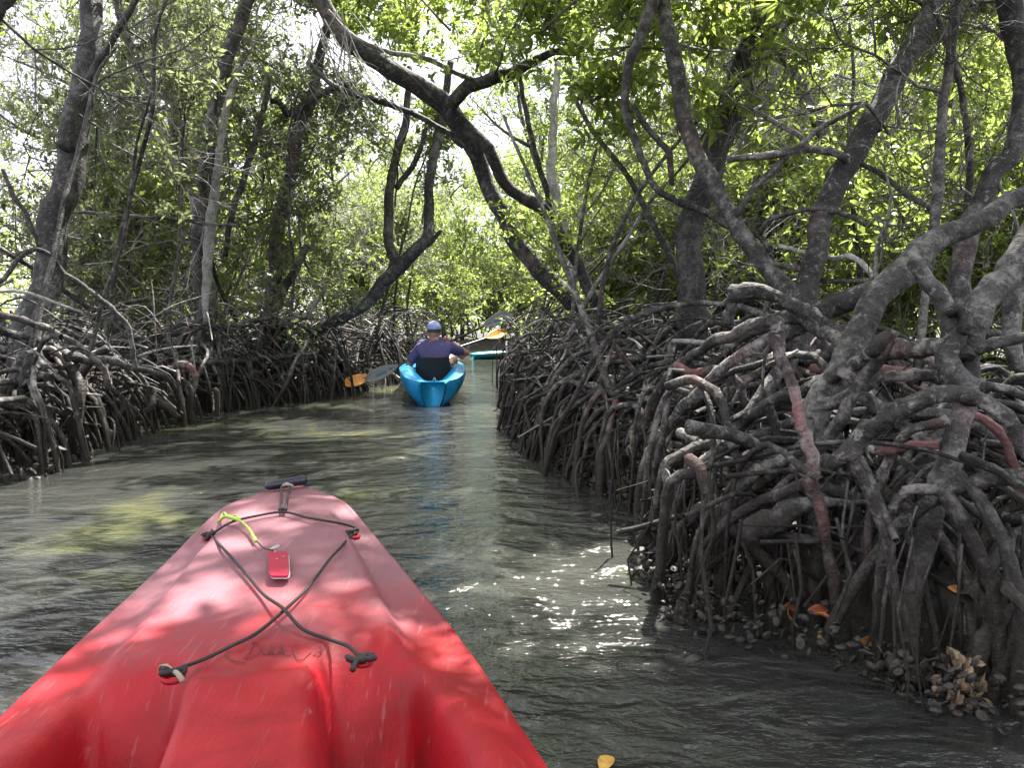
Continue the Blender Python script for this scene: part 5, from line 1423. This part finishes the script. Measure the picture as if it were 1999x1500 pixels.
dead_leaf('reddish fallen leaf wedged upright behind the orange one', leaf_spot(1545, 1188, 2.55), 0.6, 0.07, M['dead_red'], (0.8, 0.5))
dead_leaf('big red brown fallen leaf against the foot of the pink root', leaf_spot(1598, 1192, 2.45), 0.1, 0.07, M['dead_red'], (0.9, 0.0))
dead_leaf('orange fallen leaf lying across the pink root foot', leaf_spot(1612, 1205, 2.38), 2.4, 0.055, M['dead_orange'], (0.8, -0.3))
dead_leaf('small tan fallen leaf under the foot of the pink root', leaf_spot(1610, 1246, 2.36), 0.7, 0.075, M['dead_tan'], (0.9, 0.3))
dead_leaf('thin orange fallen leaf on dark mud between pink root and scaly trunk', leaf_spot(1697, 1252, 2.36), 0.0, 0.06, M['dead_orange'], (1.3, 0.0))
dead_leaf('curled orange fallen leaf caught among roots beside the scaly trunk', leaf_spot(1866, 1152, 2.25), -0.3, 0.045, M['dead_orange'], (0.9, 0.3))
dead_leaf('yellow leaf floating on the dark water by the red kayak', PW(1183, 1490, 0.006), 1.2, 0.075, M['dead_yellow'], (0.05, 0.05))

m, nt, b = new_mat('oyster_shell')
geo = nt.nodes.new('ShaderNodeNewGeometry'); n1 = noise(nt, geo.outputs['Position'], 38, 5, 0.7)
oi = nt.nodes.new('ShaderNodeObjectInfo')
r = ramp(nt, [(0.30, (0.045, 0.036, 0.028)), (0.48, (0.20, 0.155, 0.11)), (0.60, (0.27, 0.17, 0.09)), (0.75, (0.55, 0.50, 0.43))])
nt.links.new(n1, r.inputs[0]); nt.links.new(r.outputs[0], b.inputs['Base Color']); b.inputs['Roughness'].default_value = 0.6
bump(nt, b, n1, 0.8, 0.01); M['oyster'] = m
m, nt, b = new_mat('muddy_oyster_shell')
geo = nt.nodes.new('ShaderNodeNewGeometry'); n1 = noise(nt, geo.outputs['Position'], 30, 5, 0.7)
r = ramp(nt, [(0.40, (0.020, 0.016, 0.013)), (0.58, (0.032, 0.028, 0.022)), (0.76, (0.09, 0.083, 0.07))])
nt.links.new(n1, r.inputs[0]); nt.links.new(r.outputs[0], b.inputs['Base Color']); b.inputs['Roughness'].default_value = 0.55
bump(nt, b, n1, 0.8, 0.012); M['oyster_mud'] = m
SHELL = []
for k in range(5):
    rgs = np.random.default_rng(900 + k); mb = MB()
    V, F = [], []; n = 9
    for ring, (rr_, zz) in enumerate(((0, 0.22), (0.45, 0.20), (0.85, 0.08), (1.0, 0.0), (0.8, -0.06), (0, -0.10))):
        for j in range(n):
            a = 2 * math.pi * j / n; e = (1 + 0.25 * math.cos(a) + rgs.normal(0, 0.10)) * rr_
            V.append((e * math.cos(a), e * math.sin(a) * 0.7, zz + rgs.normal(0, 0.035)))
    for i in range(5):
        for j in range(n):
            k2 = (j + 1) % n; F.append((i * n + j, (i + 1) * n + j, (i + 1) * n + k2, i * n + k2))
    mb.add(V, F); me = mb.mesh('shell'); SHELL.append(me)
SHELL_M = []
for me in SHELL:
    a = me.copy(); a.materials.append(M['oyster_mud']); SHELL_M.append(a); me.materials.append(M['oyster'])
def shell_cluster(label, spots, size, rgx, meshes, n, spread):
    tr = thing('oyster_cluster', label, 'oysters', tuple(spots[0]))
    for i in range(n):
        c = spots[rgx.integers(0, len(spots))] + rgx.normal(0, spread, 3)
        o = bpy.data.objects.new('shell', meshes[rgx.integers(0, 5)]); link(o, tr)
        o.location = Vector(c) - tr.location; s = size * rgx.uniform(0.6, 1.4); o.scale = (s, s, s)
        o.rotation_euler = tuple(rgx.uniform(0, 6.3, 3))
    return tr
rx = np.random.default_rng(71)
shell_cluster('pale orange and white oysters on the root post in the bottom right corner', [P(a, b_, 2.02) for a, b_ in ((1858, 1290), (1866, 1310), (1850, 1350), (1872, 1370), (1868, 1400), (1880, 1420), (1876, 1385))], 0.017, rx, SHELL, 70, 0.020)
shell_cluster('small oysters clinging beside the big pale orange cluster', [P(a, b_, 2.02) for a, b_ in ((1908, 1300), (1914, 1335), (1910, 1352), (1908, 1372))], 0.017, rx, SHELL, 16, 0.010)
shell_cluster('muddy oysters round the foot of the scaly trunk', [P(a, b_, 2.12) for a, b_ in ((1740, 1330), (1760, 1350), (1790, 1360), (1800, 1400), (1830, 1450), (1760, 1290), (1800, 1310), (1880, 1460), (1850, 1470))], 0.026, rx, SHELL_M, 60, 0.03)
shell_cluster('dark muddy oysters crusting the wall of hanging roots by the water', [P(a, b_, y_) for a, b_, y_ in ((1270, 1130, 3.05), (1300, 1170, 2.95), (1345, 1200, 2.85), (1400, 1230, 2.75), (1450, 1210, 2.7), (1500, 1250, 2.62), (1280, 1050, 3.1), (1430, 1260, 2.7), (1370, 1150, 2.9), (1540, 1270, 2.55), (1250, 1160, 3.1), (1320, 1110, 3.0))], 0.030, rx, SHELL_M, 170, 0.045)
shell_cluster('pale shells on the roots at the dark inner corner of the right bank', [P(a, b_, y_) for a, b_, y_ in ((1215, 925, 4.7), (1225, 960, 4.5), (1240, 880, 4.5), (1260, 860, 4.3), (1300, 880, 4.1), (1210, 940, 4.6))], 0.030, rx, SHELL, 26, 0.04)
shell_cluster('shells on the low roots at the water on the near left bank', [P(a, b_, y_) for a, b_, y_ in ((218, 855, 6.2), (120, 840, 5.6), (145, 880, 5.5), (60, 930, 4.9), (20, 940, 4.9), (90, 900, 5.1), (300, 830, 6.9))], 0.028, rx, SHELL_M, 60, 0.05)

# muddy shells and lumps crusting the foot of the near right bank
tr = thing('oyster_bed', 'dark crust of muddy shells along the foot of the near right roots', 'oysters', (xr(3.0) + 0.2, 3.0, 0.0))
V, F = [], []
mb = MB(); src = [np.array([v.co[:] for v in me.vertices]) for me in SHELL]; srf = [[tuple(p.vertices) for p in me.polygons] for me in SHELL]
for i in range(1800):
    y = rx.uniform(1.7, 5.6); x = xr(y) + abs(rx.normal(0.10, 0.16)) + 0.02; k = rx.integers(0, 5)
    z = rx.uniform(-0.03, 0.12) if rx.random() < 0.6 else ground_z(x, y) + 0.01
    if z < -0.05: z = rx.uniform(-0.03, 0.12)
    q = Quaternion(Vector(rx.normal(0, 1, 3)).normalized(), rx.uniform(0, 6.28)).to_matrix()
    s_ = rx.uniform(0.008, 0.021)
    mb.add((src[k] * [1, 1, 1.9]) @ np.array(q).T * s_ + [x, y, z], srf[k])
mb.build('shells', M['oyster_mud'], tr, kind='stuff')
